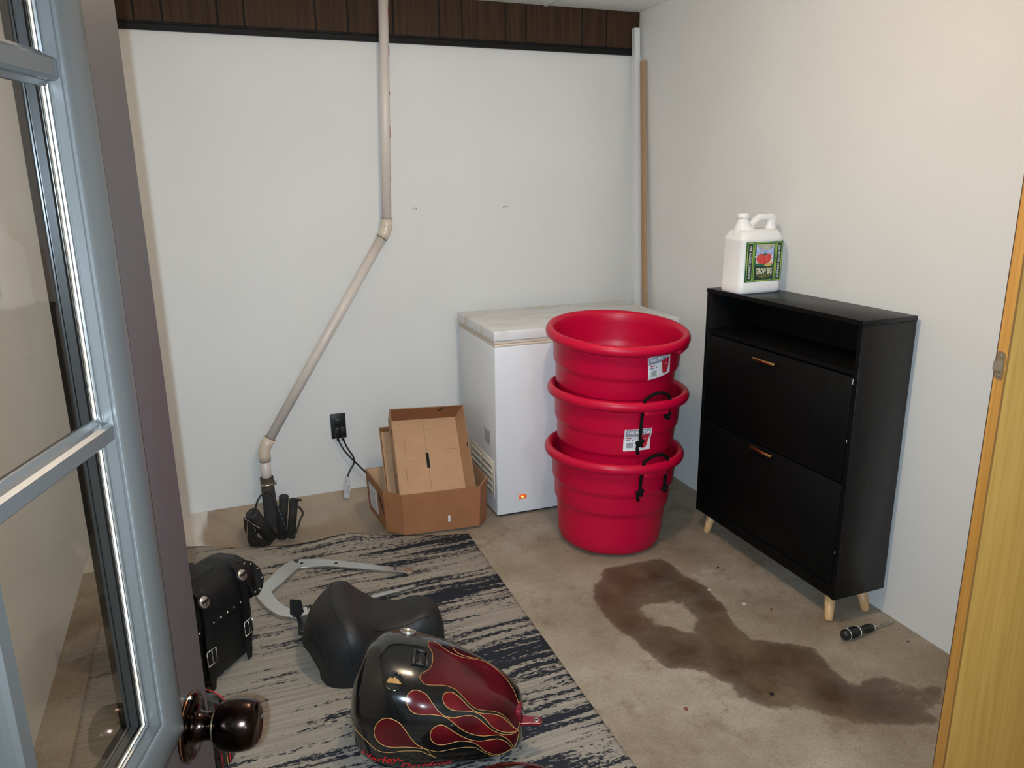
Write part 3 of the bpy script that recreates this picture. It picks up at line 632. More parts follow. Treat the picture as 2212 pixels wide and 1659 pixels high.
# ------------------------------------------------------------------ chest freezer
FA = math.atan2(3.012-3.038, 2.04-1.128)
frz = thing('chest_freezer', 'white chest freezer in the corner behind the red tubs', 'freezer', (1.128, 3.038, 0), FA)
def lf(o):
    Wm = WMX[o]; return lambda p: Wm @ Vector(p)
ff = lf(frz); FWd, FDp = 0.912, 0.555
mb = MB().rbox((0, 0, 0.012), (FWd, FDp, 0.800), frz_m, 0.006, 2, ff); body = build('cabinet_body', mb, frz)
mb = MB().box((0.02, 0.02, 0.0), (FWd-0.02, FDp-0.02, 0.014), hole_m, ff); build('plinth', mb, frz)
mb = MB().box((0.008, 0.008, 0.800), (FWd-0.008, FDp-0.01, 0.812), hole_m, ff).rbox((0.001, 0.001, 0.800), (FWd-0.001, FDp, 0.811), gasket_m, 0.003, 2, ff).rbox((0.001, 0.002, 0.8115), (FWd-0.001, FDp, 0.826), gasket_m, 0.004, 2, ff); build('gasket', mb, frz, label='cream rubber lid gasket')
mb = MB().rbox((-0.004, -0.006, 0.826), (FWd+0.004, FDp+0.004, 0.870), frzlid_m, 0.006, 3, ff); build('lid', mb, frz, label='white lid with a yellowed dusty top')
mb = MB().rbox((-0.003, 0.030, 0.085), (0.001, 0.385, 0.265), louver_m, 0.0012, 1, ff)
lv = build('louver_panel', mb, frz, label='cream ventilation panel low on the freezer side')
mb = MB()
for c0, c1 in ((0.055, 0.195), (0.220, 0.360)):
    for k in range(5):
        z = 0.112+0.030*k; mb.box((-0.0055, c0, z), (-0.002, c1, z+0.008), louverslot_m, ff); mb.box((-0.0050, c0, z-0.005), (-0.0025, c1, z), pvcjoint_m, ff)
build('louver_slats', mb, lv)
mb = MB().box((-0.0012, 0.080, 0.325), (0.001, 0.165, 0.395), nameplate_m, ff)
for k in range(6): mb.box((-0.0018, 0.088, 0.333+0.009*k), (-0.001, 0.155-0.008*(k % 3), 0.336+0.009*k), lblgrey_m, ff)
build('rating_plate', mb, frz, label='small grey printed plate on the freezer side')
mb = MB().rbox((0.105, -0.003, 0.079), (0.143, 0.001, 0.101), ledbez_m, 0.0015, 1, ff); ld = build('indicator_light', mb, frz, label='orange indicator window low on the freezer front')
mb = MB().sphere((0.122, -0.0028, 0.090), 0.0042, led_m, 1.3, 0.5, 1, ff, 12); build('lamp_glow', mb, ld, label='glowing orange lamp')

# ------------------------------------------------------------------ stacked red tubs
def tub_profile():
    outer = [(0.0, 0.004), (0.165, 0.004), (0.180, 0.0), (0.192, 0.001), (0.207, 0.010), (0.2165, 0.030), (0.2205, 0.060), (0.2275, 0.150), (0.2300, 0.178), (0.2335, 0.186), (0.2385, 0.193), (0.2405, 0.200),
             (0.2435, 0.262), (0.2455, 0.270), (0.2495, 0.277), (0.2525, 0.284), (0.2545, 0.295), (0.2575, 0.372), (0.2600, 0.382)]
    rim = [(0.2800, 0.381), (0.2868, 0.386), (0.2905, 0.396), (0.2890, 0.408), (0.2840, 0.417), (0.2760, 0.4215), (0.2680, 0.4200), (0.2600, 0.4140), (0.2555, 0.404)]
    inner = [(0.2535, 0.372), (0.2505, 0.297), (0.2470, 0.280), (0.2410, 0.268), (0.2370, 0.202), (0.2290, 0.184), (0.2170, 0.060), (0.205, 0.020), (0.185, 0.008), (0.0, 0.008)]
    return outer+rim+inner
def tub_r(z):
    P = [(0.2275, 0.150), (0.2300, 0.178), (0.2405, 0.200), (0.2435, 0.262), (0.2525, 0.284), (0.2545, 0.295), (0.2575, 0.372), (0.2600, 0.382)]
    for (r0, z0), (r1, z1) in zip(P[:-1], P[1:]):
        if z0 <= z <= z1: return r0+(r1-r0)*(z-z0)/(z1-z0)
    return P[0][0] if z < 0.15 else P[-1][0]
CAMDIR = math.radians(240.8)
def tub(label, c, tx, ty, lab, ropes, lugs):
    """tx, ty: lean of the rim; lab: (angle, z, curl); ropes: list of knotted hand ropes."""
    o = thing('tub', label, 'tub', c, 0, 'stacked red plastic tubs')
    Rm = Matrix.Rotation(math.atan(ty), 4, 'X') @ Matrix.Rotation(-math.atan(tx), 4, 'Y')
    WMX[o] = Matrix.Translation(Vector(c)) @ Rm; o.rotation_euler = Rm.to_euler()
    fr = lf(o)
    b_ = build('tub_body', MB().lathe(tub_profile(), tub_m, 96, fr), o)
    for a in lugs:
        m_ = MB(); a = CAMDIR+math.radians(a)
        def lfr(p, a=a): return fr((p[0]*math.cos(a)-p[1]*math.sin(a), p[0]*math.sin(a)+p[1]*math.cos(a), p[2]))
        m_.rbox((0.252, -0.055, 0.366), (0.281, 0.055, 0.386), tub_m, 0.005, 2, lfr)
        build('handle_lug', m_, o)
    for (a1, a2, len1, kn1, len2, kn2) in ropes:
        m_ = MB(); rr = 0.0065
        def pt(a, r, z): a = CAMDIR+math.radians(a); return Vector((r*math.cos(a), r*math.sin(a), z))
        rim_t = 0.418; P1 = []
        P1 += [pt(a1, 0.2685, 0.376-len1), pt(a1, 0.2690, 0.376-len1*0.5), pt(a1, 0.2715, 0.376), pt(a1, 0.2735, 0.40)]
        P1 += [pt(a1+(a2-a1)*t, 0.2760+0.003*math.sin(PI*t), rim_t+0.034*math.sin(PI*t)**0.7+0.003) for t in (0.04, 0.15, 0.3, 0.5, 0.7, 0.85, 0.96)]
        P1 += [pt(a2, 0.2735, 0.40), pt(a2, 0.2715, 0.376), pt(a2, 0.2690, 0.376-len2*0.5), pt(a2, 0.2685, 0.376-len2)]
        m_.tube([fr(p) for p in cat(P1, 6)], rr, rope_m, 10)
        for a, ln, tail in ((a1, len1, kn1), (a2, len2, kn2)):
            for k, (da, dz, q) in enumerate(((1.6, -0.004, 0.0105), (-1.5, -0.012, 0.0115), (0.6, -0.020, 0.0100))):
                m_.sphere(pt(a+da, 0.2700, 0.376-ln+dz), q, rope_m, 1.0, 1.0, 0.85, fr, 12)
            if tail: m_.tube([fr(pt(a-1.6, 0.2690, 0.376-ln-0.014)), fr(pt(a-1.8, 0.2670, 0.376-ln-0.014-tail*0.5)), fr(pt(a-0.6, 0.2650, 0.376-ln-0.014-tail))], [rr, rr, rr*1.05], rope_m, 10)
        build('rope_handle', m_, o, label='knotted black rope handle')
    if lab:
        a0, zc, tilt = lab; m_ = MB(); w_, h_ = 0.112, 0.093; a0 = CAMDIR+math.radians(a0)
        def put(x, y, l):
            x, y = x*w_, y*h_; x, y = x*math.cos(tilt)-y*math.sin(tilt), x*math.sin(tilt)+y*math.cos(tilt)
            z = zc+y; r = tub_r(z)+0.0007+l; a = a0+x/r
            return fr((r*math.cos(a), r*math.sin(a), z))
        D = Decal(m_, put, 0.00035)
        D.rect(-.5, -.5, .5, .5, white_m, 1, 14, 14)
        D.rect(-.47, .17, .47, .48, lblgrey_m, 2, 14, 6); D.text('THE BIG TUB', -.43, .27, .45, .42, white_m, 3, bold=0.03)
        D.poly([(.07, .20), (.44, .26), (.42, .05), (.37, -.25), (.31, -.38), (.18, -.40), (.10, -.35), (.075, -.10)], lblred_m, 4, 0.06)
        D.text('G', .22, -.02, .27, .05, white_m, 5); D.poly([(.29, .03), (.325, .05), (.30, -.01)], white_m, 5)
        D.rect(-.40, .07, -.23, .12, lblred_m, 2, 2); D.rect(-.43, -.04, -.26, .03, lblgrey_m, 2, 2)
        D.poly([(-.165+.035*math.cos(t*PI/5), -.01+.04*math.sin(t*PI/5)) for t in range(10)], lblgrey_m, 2)
        xx = -.40
        for k in range(13):
            wd = (0.010, 0.006, 0.014)[k % 3]; D.rect(xx, -.36, xx+wd, -.12, lblblack_m, 2, 1); xx += wd+0.0085
        build('label', m_, o, label='white and grey printed product label')
    return o
# nested three high; every tub carries a rope handle where the photograph shows one
tub('bottom red plastic tub standing on the concrete floor, rope handle with two hanging knots', (1.508, 2.686, 0.003), -0.040, 0.0, None, [(24, 51, 0.062, 0.032, 0.065, 0.0)], (37,))
tub('middle red tub of the stack, one knot hanging over its white label', (1.520, 2.690, 0.258), -0.040, 0.012, (20.5, 0.262, 0.04), [(20.5, 47, 0.108, 0.045, 0.012, 0.0)], (33,))
tub('topmost red tub of the stack, open and empty with a white label and no rope', (1.521, 2.711, 0.503), -0.006, 0.095, (40.5, 0.331, 0.16), [], (70, -104))

# ------------------------------------------------------------------ black shoe cabinet
CY0, CY1 = 1.768, 2.588; CXF = 1.872; CZ0, CZ1 = 0.100, 1.066
CRZ = -math.atan(0.0285)*0.6
cab = thing('shoe_cabinet', 'black shoe cabinet with brass handles and short wooden legs', 'cabinet', (CXF, CY0, 0), CRZ)
cf = lf(cab); CW = CY1-CY0; CD = 0.222
mb = MB().rbox((-0.002, -0.002, CZ1-0.016), (CD, CW+0.002, CZ1), cabside_m, 0.0015, 1, cf).box((-0.0024, -0.0015, CZ1-0.0155), (-0.0015, CW+0.0015, CZ1-0.0008), cab_m, cf); build('top_panel', mb, cab)
mb = MB().rbox((0.001, 0, CZ0), (CD, 0.0155, CZ1-0.0165), cabside_m, 0.001, 1, cf).box((0, 0.0004, CZ0), (0.0012, 0.016, CZ1-0.0165), cab_m, cf).box((0.002, 0.0150, CZ0+.02), (CD-.002, 0.0158, CZ1-0.0165), cab_m, cf); build('side_panel', mb, cab, label='near side panel')
mb = MB().rbox((0, CW-0.016, CZ0), (CD, CW, CZ1-0.0165), cab_m, 0.001, 1, cf); build('side_panel', mb, cab)
mb = MB().box((CD-0.006, 0.016, CZ0), (CD-0.001, CW-0.016, CZ1-0.0165), cab_m, cf); build('back_panel', mb, cab)
mb = MB().box((0.002, 0.016, 0.888), (CD-0.006, CW-0.016, 0.903), cab_m, cf); build('shelf', mb, cab, label='floor of the open top compartment')
mb = MB().box((0.004, 0.016, CZ0), (CD-0.006, CW-0.016, CZ0+0.016), cab_m, cf).box((0.003, 0.016, CZ0), (0.016, CW-0.016, CZ0+0.046), cab_m, cf); build('bottom_panel', mb, cab)
for z0, z1, hy in ((0.521, 0.880, 0.848), (0.152, 0.515, 0.508)):
    mb = MB().rbox((0.0, 0.0205, z0), (0.016, CW-0.019, z1), cab_m, 0.0015, 1, cf); dr = build('flap_door', mb, cab, label='upper black tilting front' if z0 > 0.3 else 'lower black tilting front')
    hc = (2.195 if z0 > 0.3 else 2.175)-CY0; m_ = MB()
    hz = hy if z0 > 0.3 else hy-0.002
    m_.rbox((-0.022, hc-0.060, hz-0.006), (-0.012, hc+0.060, hz+0.004), brass_m, 0.0015, 1, cf)
    for q in (-0.048, 0.048): m_.cyl(cf((-0.014, hc+q, hz-0.001)), cf((0.002, hc+q, hz-0.001)), 0.0042, brass_m, seg=12)
    build('handle', m_, dr, label='slim brass bar handle')
for z in (0.866, 0.672, 0.276):
    mb = MB().rbox((0.001, 0.0162, z-0.010), (0.010, 0.0200, z+0.010 if z > 0.8 else z+0.001), white_m, 0.001, 1, cf)
    build('hinge_pin', mb, cab, label='small white pivot pin in the door gap')
for lx, ly, ox, oy in ((0.045, 0.062, -0.022, -0.028), (CD-0.045, 0.062, 0.010, -0.028), (0.045, CW-0.062, -0.012, 0.022), (CD-0.045, CW-0.062, 0.010, 0.022)):
    t_, b_ = cf((lx, ly, CZ0)), cf((lx+ox, ly+oy, 0.0))
    mb = MB().tube([t_, t_+(b_-t_)*0.94, b_], [0.0205, 0.0140, 0.0125], beech_m, 20); build('leg', mb, cab, label='tapered pale wooden leg')

# ------------------------------------------------------------------ jug of plant food on the cabinet
JB = CZ1; jug = thing('plant_food_jug', 'white plastic jug with a green tomato label on the black cabinet', 'jug', (1.976, 2.440, JB))
jw, jd = 0.098, 0.066; J0 = Vector((1.976, 2.440, JB))
def rrect(w_, d_, r, n=5):
    r = min(r, w_*0.98, d_*0.98); out_ = []
    for sx, sy, a0 in ((1, 1, 0), (-1, 1, 90), (-1, -1, 180), (1, -1, 270)):
        for k in range(n): a = math.radians(a0+90*k/(n-1)); out_.append((sx*(w_-r)+r*math.cos(a), sy*(d_-r)+r*math.sin(a)))
    return out_
def loft(secs, m, cap=True, smooth=True):
    m_ = MB(); n = len(secs[0]); vs = [Vector(p) for s_ in secs for p in s_]; fs = []
    for j in range(len(secs)-1):
        for i in range(n): fs.append((j*n+i, j*n+(i+1) % n, (j+1)*n+(i+1) % n, (j+1)*n+i))
    if cap: fs += [tuple(reversed(range(n))), tuple(range((len(secs)-1)*n, len(secs)*n))]
    return m_.add(vs, fs, m, smooth)
def jsec(z, x0, x1, d_, r): return [J0+Vector(((x0+x1)/2+p[0], p[1], z)) for p in rrect((x1-x0)/2, d_, r)]
secs = [jsec(0.0, -jw+.008, jw-.008, jd-.008, .022), jsec(0.004, -jw+.002, jw-.002, jd-.002, .024), jsec(0.012, -jw, jw, jd, .024), jsec(0.036, -jw, jw, jd, .024), jsec(0.039, -jw+.0015, jw-.0015, jd-.0015, .022),
        jsec(0.198, -jw+.0015, jw-.0015, jd-.0015, .022), jsec(0.202, -jw, jw, jd, .024), jsec(0.208, -jw+.001, jw-.001, jd-.001, .024), jsec(0.225, -jw+.010, jw-.006, jd-.008, .024), jsec(0.240, -jw+.018, jw-.012, jd-.020, .022)]
m_ = loft(secs, jug_m)
# sloping shoulder up to the neck, on the left
NX = -0.052
def nsec(z, cx_, rx, ry): return [J0+Vector((cx_+rx*math.cos(2*PI*k/20), ry*math.sin(2*PI*k/20), z)) for k in range(20)]
m2 = loft([nsec(0.205, -0.022, 0.074, 0.063), nsec(0.235, -0.040, 0.047, 0.042), nsec(0.258, -0.050, 0.030, 0.028), nsec(0.274, NX, 0.0205, 0.0205), nsec(0.281, NX, 0.0190, 0.0190)], jug_m)
for k, f_ in enumerate(m2.f): m_.add([m2.v[i] for i in f_], [tuple(range(len(f_)))], jug_m, True)
jb = build('jug_body', m_, jug)
mb = MB().lathe([(0.0, 0.301), (0.0200, 0.301), (0.0225, 0.2985), (0.0228, 0.2850), (0.0215, 0.2800), (0.0, 0.2800)], jug_m, 32, lambda p: J0+Vector((NX+p.x, p.y, p.z))); build('cap', mb, jug, label='white screw cap')
HO = [(-0.046, 0.262), (-0.030, 0.266), (-0.012, 0.277), (0.004, 0.289), (0.018, 0.297), (0.082, 0.297), (0.094, 0.291), (0.099, 0.279), (0.098, 0.240), (0.096, 0.205), (-0.050, 0.205)]
HI = [(-0.012, 0.239), (0.016, 0.268), (0.056, 0.270), (0.0610, 0.264), (0.057, 0.239)]
def ray_poly(c, a, poly):
    d = (math.cos(a), math.sin(a)); best = 9.0
    for (x1, y1), (x2, y2) in zip(poly, poly[1:]+poly[:1]):
        ex, ey = x2-x1, y2-y1; den = d[0]*ey-d[1]*ex
        if abs(den) < 1e-12: continue
        t = ((x1-c[0])*ey-(y1-c[1])*ex)/den; q = ((x1-c[0])*d[1]-(y1-c[1])*d[0])/den
        if t > 0 and -1e-9 <= q <= 1+1e-9: best = min(best, t)
    return best
HC = (0.032, 0.255)
def hsurf(u, v):
    a = 2*PI*u; r0, r1 = ray_poly(HC, a, HI), ray_poly(HC, a, HO); m_r, h_r = (r0+r1)/2, (r1-r0)/2; b = 2*PI*v
    r = m_r+h_r*math.copysign(abs(math.cos(b))**0.8, math.cos(b)); th = 0.015+0.020*sstep(0.255, 0.215, HC[1]+r*math.sin(a)) if False else 0.015+0.018*(1-sstep(0.215, 0.255, HC[1]+r*math.sin(a)))
    return J0+Vector((HC[0]+r*math.cos(a), th*math.copysign(abs(math.sin(b))**0.8, math.sin(b)), HC[1]+r*math.sin(a)))
mb = MB().grid(hsurf, 96, 20, jug_m, wrapv=True); build('handle', mb, jug, label='moulded carrying handle')
m_ = MB(); LX0, LX1, LZ0, LZ1 = -0.081, 0.090, 0.046, 0.196
def jput(x, y, l): return J0+Vector((LX0+x*(LX1-LX0), -jd+0.0010-l, LZ0+y*(LZ1-LZ0)))
D = Decal(m_, jput, 0.00025)
D.rect(0, 0, 1, 1, lgreen_m, 1, 1)
for x0, x1 in ((0.035, 0.205), (0.225, 0.805), (0.825, 0.985)): D.ring(x0, 0.015, x1, 0.985, 0.018 if x1-x0 < .3 else .014, lyel_m, 2)
for x0, x1 in ((0.065, 0.175), (0.855, 0.955)):
    D.rect(x0, 0.05, x1, 0.95, ldark_m, 2, 1); D.text('INSTANT GROW BIG', x0+0.022, 0.09, x1-0.022, 0.90, white_m, 3, rot=True, bold=0.015)
D.rect(0.265, 0.06, 0.765, 0.95, ldark_m, 2, 1)
D.rect(0.275, 0.42, 0.755, 0.94, lsky_m, 3, 1)
D.rect(0.275, 0.40, 0.755, 0.56, lcream_m, 3.2, 1)
for k in range(7): D.poly([(0.275+0.07*k+0.035*math.cos(t*PI/4), 0.63+0.02*(k % 3)+0.022*math.sin(t*PI/4)) for t in range(8)], white_m, 3.4)
D.rect(0.275, 0.38, 0.755, 0.46, lgreen_m, 4, 1); D.poly([(0.50, 0.40), (0.60, 0.47), (0.68, 0.47), (0.72, 0.40), (0.62, 0.37)], lgold_m, 4.5); D.poly([(0.66, 0.44), (0.72, 0.49), (0.75, 0.45), (0.72, 0.41)], lpink_m, 4.8)
tom = [(0.29, 0.60), (0.31, 0.66), (0.38, 0.695), (0.46, 0.70), (0.52, 0.685), (0.58, 0.70), (0.65, 0.69), (0.695, 0.65), (0.70, 0.58), (0.67, 0.51), (0.60, 0.455), (0.52, 0.44), (0.42, 0.445), (0.34, 0.48), (0.30, 0.53)]
D.poly(tom, ltom_m, 5.2)
D.poly([(0.515, 0.68), (0.53, 0.60), (0.535, 0.50), (0.525, 0.50), (0.515, 0.60), (0.50, 0.67)], lblred_m, 5.6)
D.poly([(0.42, 0.675), (0.49, 0.70), (0.50, 0.735), (0.53, 0.70), (0.62, 0.69), (0.54, 0.675), (0.50, 0.655), (0.47, 0.675)], lgreen_m, 6)
D.text('FOXFARM', 0.30, 0.855, 0.73, 0.945, lgold_m, 6.4, bold=0.03)
D.poly([(0.40, 0.79), (0.45, 0.825), (0.52, 0.84), (0.59, 0.835), (0.66, 0.805), (0.655, 0.785), (0.59, 0.81), (0.52, 0.815), (0.46, 0.80), (0.41, 0.77)], lgold_m, 6.4)
D.rect(0.275, 0.07, 0.755, 0.365, ldark_m, 5, 1)
D.text('GROW BIG', 0.295, 0.185, 0.735, 0.345, lcream_m, 6.4, bold=0.035)
D.text('LIQUID PLANT FOOD', 0.29, 0.140, 0.74, 0.170, lgold_m, 6.4)
D.text('CONCENTRATE', 0.36, 0.110, 0.67, 0.130, lgold_m, 6.4)
D.text('6-4-4', 0.46, 0.078, 0.56, 0.100, lcream_m, 6.4)
for k in range(9): D.rect(0.30+0.05*k, 0.030, 0.335+0.05*k, 0.046, lyel_m, 2.5, 1)
build('label', m_, jug, label='green label with a red tomato picture')

# ------------------------------------------------------------------ cardboard boxes
BX = thing('cardboard_box', 'brown eight-sided cardboard box on the edge of the rug', 'box', (0.85, 3.18, 0.010))
bo = [(0.597, 3.362), (0.617, 3.082), (0.683, 3.008), (1.025, 2.968), (1.082, 3.035), (1.092, 3.372)]
cen = Vector((0.85, 3.18, 0)); BH = 0.192; BZ = 0.012
def bpt(p, z, k=1.0, grow=0.0):
    v = Vector((p[0], p[1], 0))-cen; g = 1.0-0.035*(1-z/BH)
    return cen+v*k*g+Vector((0, 0, BZ+z))
mb = MB(); n = len(bo)
tops = [0.197, 0.192, 0.188, 0.190, 0.200, 0.197]
for i in range(n):
    a, b = bo[i], bo[(i+1) % n]; za, zb = tops[i], tops[(i+1) % n]
    vs = [bpt(a, 0), bpt(b, 0), bpt(b, zb), bpt(a, za), bpt(a, 0, .975), bpt(b, 0, .975), bpt(b, zb, .975), bpt(a, za, .975)]
    mb.add(vs, [(0, 1, 2, 3)], card_out_m); mb.add(vs, [(4, 7, 6, 5)], card_in_m); mb.add(vs, [(3, 2, 6, 7), (0, 4, 5, 1)], card_edge_m)
mb.add([bpt(p, 0.002, .98) for p in bo]+[bpt(p, 0.0, .985) for p in bo], [tuple(range(n)), tuple(reversed(range(n, 2*n)))], card_in_m)
bx = build('box_shell', mb, BX, weld=False)
def on_face(i, u, z, l):
    a, b = bpt(bo[i], z), bpt(bo[(i+1) % n], z); t = (b-a).normalized(); nr = Vector((t.y, -t.x, 0)); return a+(b-a)*u+nr*l
m_ = MB(); D = Decal(m_, lambda x, y, l: on_face(2, x, y, l), 0.0006); D.rect(0.575, 0.040, 0.607, 0.068, white_m, 1, 1)
for k in range(4): D.rect(0.583, 0.046+0.0045*k, 0.600, 0.0475+0.0045*k, lblgrey_m, 2, 1)
build('price_sticker', m_, BX, label='small white sticker on the box front')
m_ = MB(); D = Decal(m_, lambda x, y, l: on_face(0, x, y, l), 0.0006); D.rect(0.15, 0.03, 0.62, 0.155, white_m, 1, 1); D.ring(0.15, 0.03, 0.62, 0.155, 0.006, lblgrey_m, 2)
for k in range(7): D.rect(0.22, 0.045+0.014*k, 0.55-0.06*(k % 2), 0.050+0.014*k, lblgrey_m, 2, 1)
build('shipping_label', m_, BX, label='white printed label on the left side of the box')
m_ = MB(); D = Decal(m_, lambda x, y, l: on_face(0, x, y, l), 0.0006); D.poly([(0.70, 0.155), (0.80, 0.150), (0.92, 0.105), (0.96, 0.070), (0.86, 0.085), (0.74, 0.125)], hole_m, 1); build('hand_hole', m_, BX)
m_ = MB(); D = Decal(m_, lambda x, y, l: on_face(3, x, y, l), 0.0006); D.poly([(0.0, 0.012), (0.62, 0.045), (1.0, 0.010), (0.62, 0.047)], card_edge_m, 1); D.rect(0.60, 0.046, 0.615, 0.190, card_in_m, 1, 1); build('fold_lines', m_, BX)
# shallow tray standing tilted in the box, and a flatter one behind it
def tray(label, BL, BR, TL, depth, slot=True, sc=1.0):
    BL, BR, TL = Vector(BL), Vector(BR), Vector(TL); X = BR-BL; Yv = TL-BL; Nn = X.cross(Yv).normalized()
    if Nn.y < 0: Nn = -Nn                                          # to the back of the tray
    o = thing('cardboard_tray', label, 'box', BL+X*0.5)
    t_ = 0.004; lx, ly = X.length, Yv.length; ex, ey = X/lx, Yv/ly
    def g(p):                                                       # the walls lean in a little towards the bottom panel
        k = p[2]/depth*0.012; x = p[0]+(0.5-p[0]/lx)*2*k; y = p[1]+(0.5-p[1]/ly)*2*k
        return BL+ex*x+ey*y+Nn*p[2]
    def side(lo, hi, inner, axis):
        m_.box(lo, hi, card_in_m, g)
    m_ = MB()
    def panel(lo, hi, m1, m2, face):                                # m1 inside, m2 outside
        (x0, y0, z0), (x1, y1, z1) = lo, hi
        vs = [g(Vector(p)) for p in ((x0,y0,z0),(x1,y0,z0),(x1,y1,z0),(x0,y1,z0),(x0,y0,z1),(x1,y0,z1),(x1,y1,z1),(x0,y1,z1))]
        F = {'-z': (0,3,2,1), '+z': (4,5,6,7), '-y': (0,1,5,4), '+x': (1,2,6,5), '+y': (2,3,7,6), '-x': (3,0,4,7)}
        for k_, f_ in F.items(): m_.add(vs, [f_], m2 if k_ == face else (card_edge_m if k_ == '-z' and face != '+z' else m1))
    panel((0, 0, depth-t_), (lx, ly, depth), card_in_m, card_out_m, '+z')
    panel((0, 0, 0), (t_, ly, depth), card_in_m, card_in_m, '-x'); panel((lx-t_, 0, 0), (lx, ly, depth), card_in_m, card_in_m, '+x')
    panel((0, 0, 0), (lx, t_, depth), card_in_m, card_in_m, '-y'); panel((0, ly-t_, 0), (lx, ly, depth), card_out_m, card_out_m, '+y')
    build('tray_shell', m_, o, weld=False)
    m_ = MB(); D = Decal(m_, lambda x, y, l: g(Vector((x*lx, y*ly, depth-t_-l))), 0.0006)
    D.rect(0.4975, 0.02, 0.5035, 0.98, card_edge_m, 1, 1)
    if slot: D.rect(0.478, 0.36, 0.522, 0.55, hole_m, 2, 1)
    for x0, y0, x1, y1 in ((0.05, 0.50, 0.20, 0.503), (0.05, 0.72, 0.20, 0.723), (0.19, 0.50, 0.198, 0.72), (0.17, 0.18, 0.178, 0.38), (0.15, 0.375, 0.178, 0.385), (0.78, 0.575, 0.97, 0.581), (0.76, 0.75, 0.95, 0.752), (0.02, 0.46, 0.48, 0.462), (0.02, 0.85, 0.98, 0.852)):
        D.rect(x0, y0, x1, y1, card_edge_m, 1, 1)
    build('seams', m_, o)
    m_ = MB()
    if slot:
        D = Decal(m_, lambda x, y, l: g(Vector((-l, y*ly, x*depth))), 0.0006)
        D.rect(0.10, 0.74, 0.35, 0.78, hole_m, 1, 1); build('vent_hole', m_, o); m_ = MB(); D.mb = m_; D.rect(0.10, 0.22, 0.35, 0.26, hole_m, 1, 1); build('vent_hole', m_, o); m_ = MB()
        D = Decal(m_, lambda x, y, l: g(Vector((x*lx, ly-t_-l, y*depth))), 0.0006); D.poly([(0.66, 0.32), (0.72, 0.05), (0.75, 0.05), (0.70, 0.34)], hole_m, 1); build('vent_hole', m_, o); m_ = MB()
        D = Decal(m_, lambda x, y, l: g(Vector((lx-t_-l, x*ly, y*depth))), 0.0006); D.poly([(0.50, 0.15), (0.50, 0.05), (0.55, 0.06), (0.55, 0.14)], hole_m, 1)
        build('vent_hole', m_, o)
    return o
tray('open tan cardboard tray standing tilted in the brown box, facing the room', (0.680, 3.040, 0.186), (1.030, 3.040, 0.165), (0.713, 3.300, 0.502), 0.110)
tray('second cardboard tray leaning behind the open tan tray', (0.650, 3.150, 0.075), (0.985, 3.150, 0.058), (0.680, 3.405, 0.388), 0.030, False)

# ------------------------------------------------------------------ rug
def build_rug():
    c00, c10, c11, c01 = Vector((-0.47, 1.05)), Vector((0.905, 1.05)), Vector((0.952, 2.933)), Vector((-0.47, 3.36))
    def top(u, v):
        p = c00*(1-u)*(1-v)+c10*u*(1-v)+c11*u*v+c01*(1-u)*v
        x, y = p.x, p.y
        y += 0.018*v*v*math.sin(u*PI*3.1+0.4)*(1 if u < 0.9 else 0)
        z = 0.006+0.030*math.exp(-((x-0.47)/0.13)**2-((y-3.13)/0.10)**2)+0.008*math.exp(-((x-0.05)/0.12)**2-((y-3.1)/0.09)**2)
        d = pit_depth(x, y); z += d*0.28*sstep(3.10, 3.26, y)
        z += 0.0007*math.sin(x*9+y*3)
        return x, y, z
    org = Vector((-0.47, 1.05, 0))
    m_ = MB().grid(lambda u, v: Vector(top(u, v)), 110, 150, rug_m)
    m_.grid(lambda u, v: Vector(top(u, v))-Vector((0, 0, 0.005)), 110, 150, rug_m)
    def edge(fn, n):
        m_.add([p for i in range(n+1) for p in (Vector(fn(i/n)), Vector(fn(i/n))-Vector((0, 0, 0.005)))], [(2*i, 2*i+2, 2*i+3, 2*i+1) for i in range(n)], rug_m)
    edge(lambda t: top(t, 1), 110); edge(lambda t: top(1, t), 150); edge(lambda t: top(0, t), 150); edge(lambda t: top(t, 0), 110)
    return tag(build('rug', m_, origin=org), 'grey woven rug with ragged black streaks on the concrete floor', 'rug')
build_rug()

# ------------------------------------------------------------------ motorcycle fuel tank
US = [-.16,-.155,-.14,-.10,-.03,.05,.15,.25,.33,.39,.415,.42]
WS = [0,.06,.102,.138,.157,.16,.149,.128,.106,.078,.045,0]
ZT = [.12,.165,.20,.244,.264,.256,.232,.196,.162,.125,.098,.07]
ZB = [.10,.07,.045,.02,.0,.0,.0,.0,.0,.008,.025,.05]
def pchip(xs, ys):
    h = [b-a for a, b in zip(xs[:-1], xs[1:])]; d = [(b-a)/k for a, b, k in zip(ys[:-1], ys[1:], h)]; m = [d[0]]
    for i in range(1, len(xs)-1):
        if d[i-1]*d[i] > 0:
            w1 = 2*h[i]+h[i-1]; w2 = h[i]+2*h[i-1]; m.append((w1+w2)/(w1/d[i-1]+w2/d[i]))
        else: m.append(0)
    m.append(d[-1])
    def fn(x):
        x = max(xs[0], min(xs[-1], x)); k = 0
        while k < len(h)-1 and x > xs[k+1]: k += 1
        t = (x-xs[k])/h[k]
        return (2*t**3-3*t**2+1)*ys[k]+(t**3-2*t**2+t)*h[k]*m[k]+(-2*t**3+3*t**2)*ys[k+1]+(t**3-t**2)*h[k]*m[k+1]
    return fn
fW, fT, fB = pchip(US, WS), pchip(US, ZT), pchip(US, ZB)
TX, TY, TA, TSL, TSW, TSH, TRO = 0.37452564, 1.78268286, -0.37416306, 0.79153021, 1.05974636, 1.15401163, 0.11667382
tank = thing('fuel_tank', 'black motorcycle fuel tank with maroon flames lying on the rug', 'fuel tank', (TX, TY, 0.008), TA)
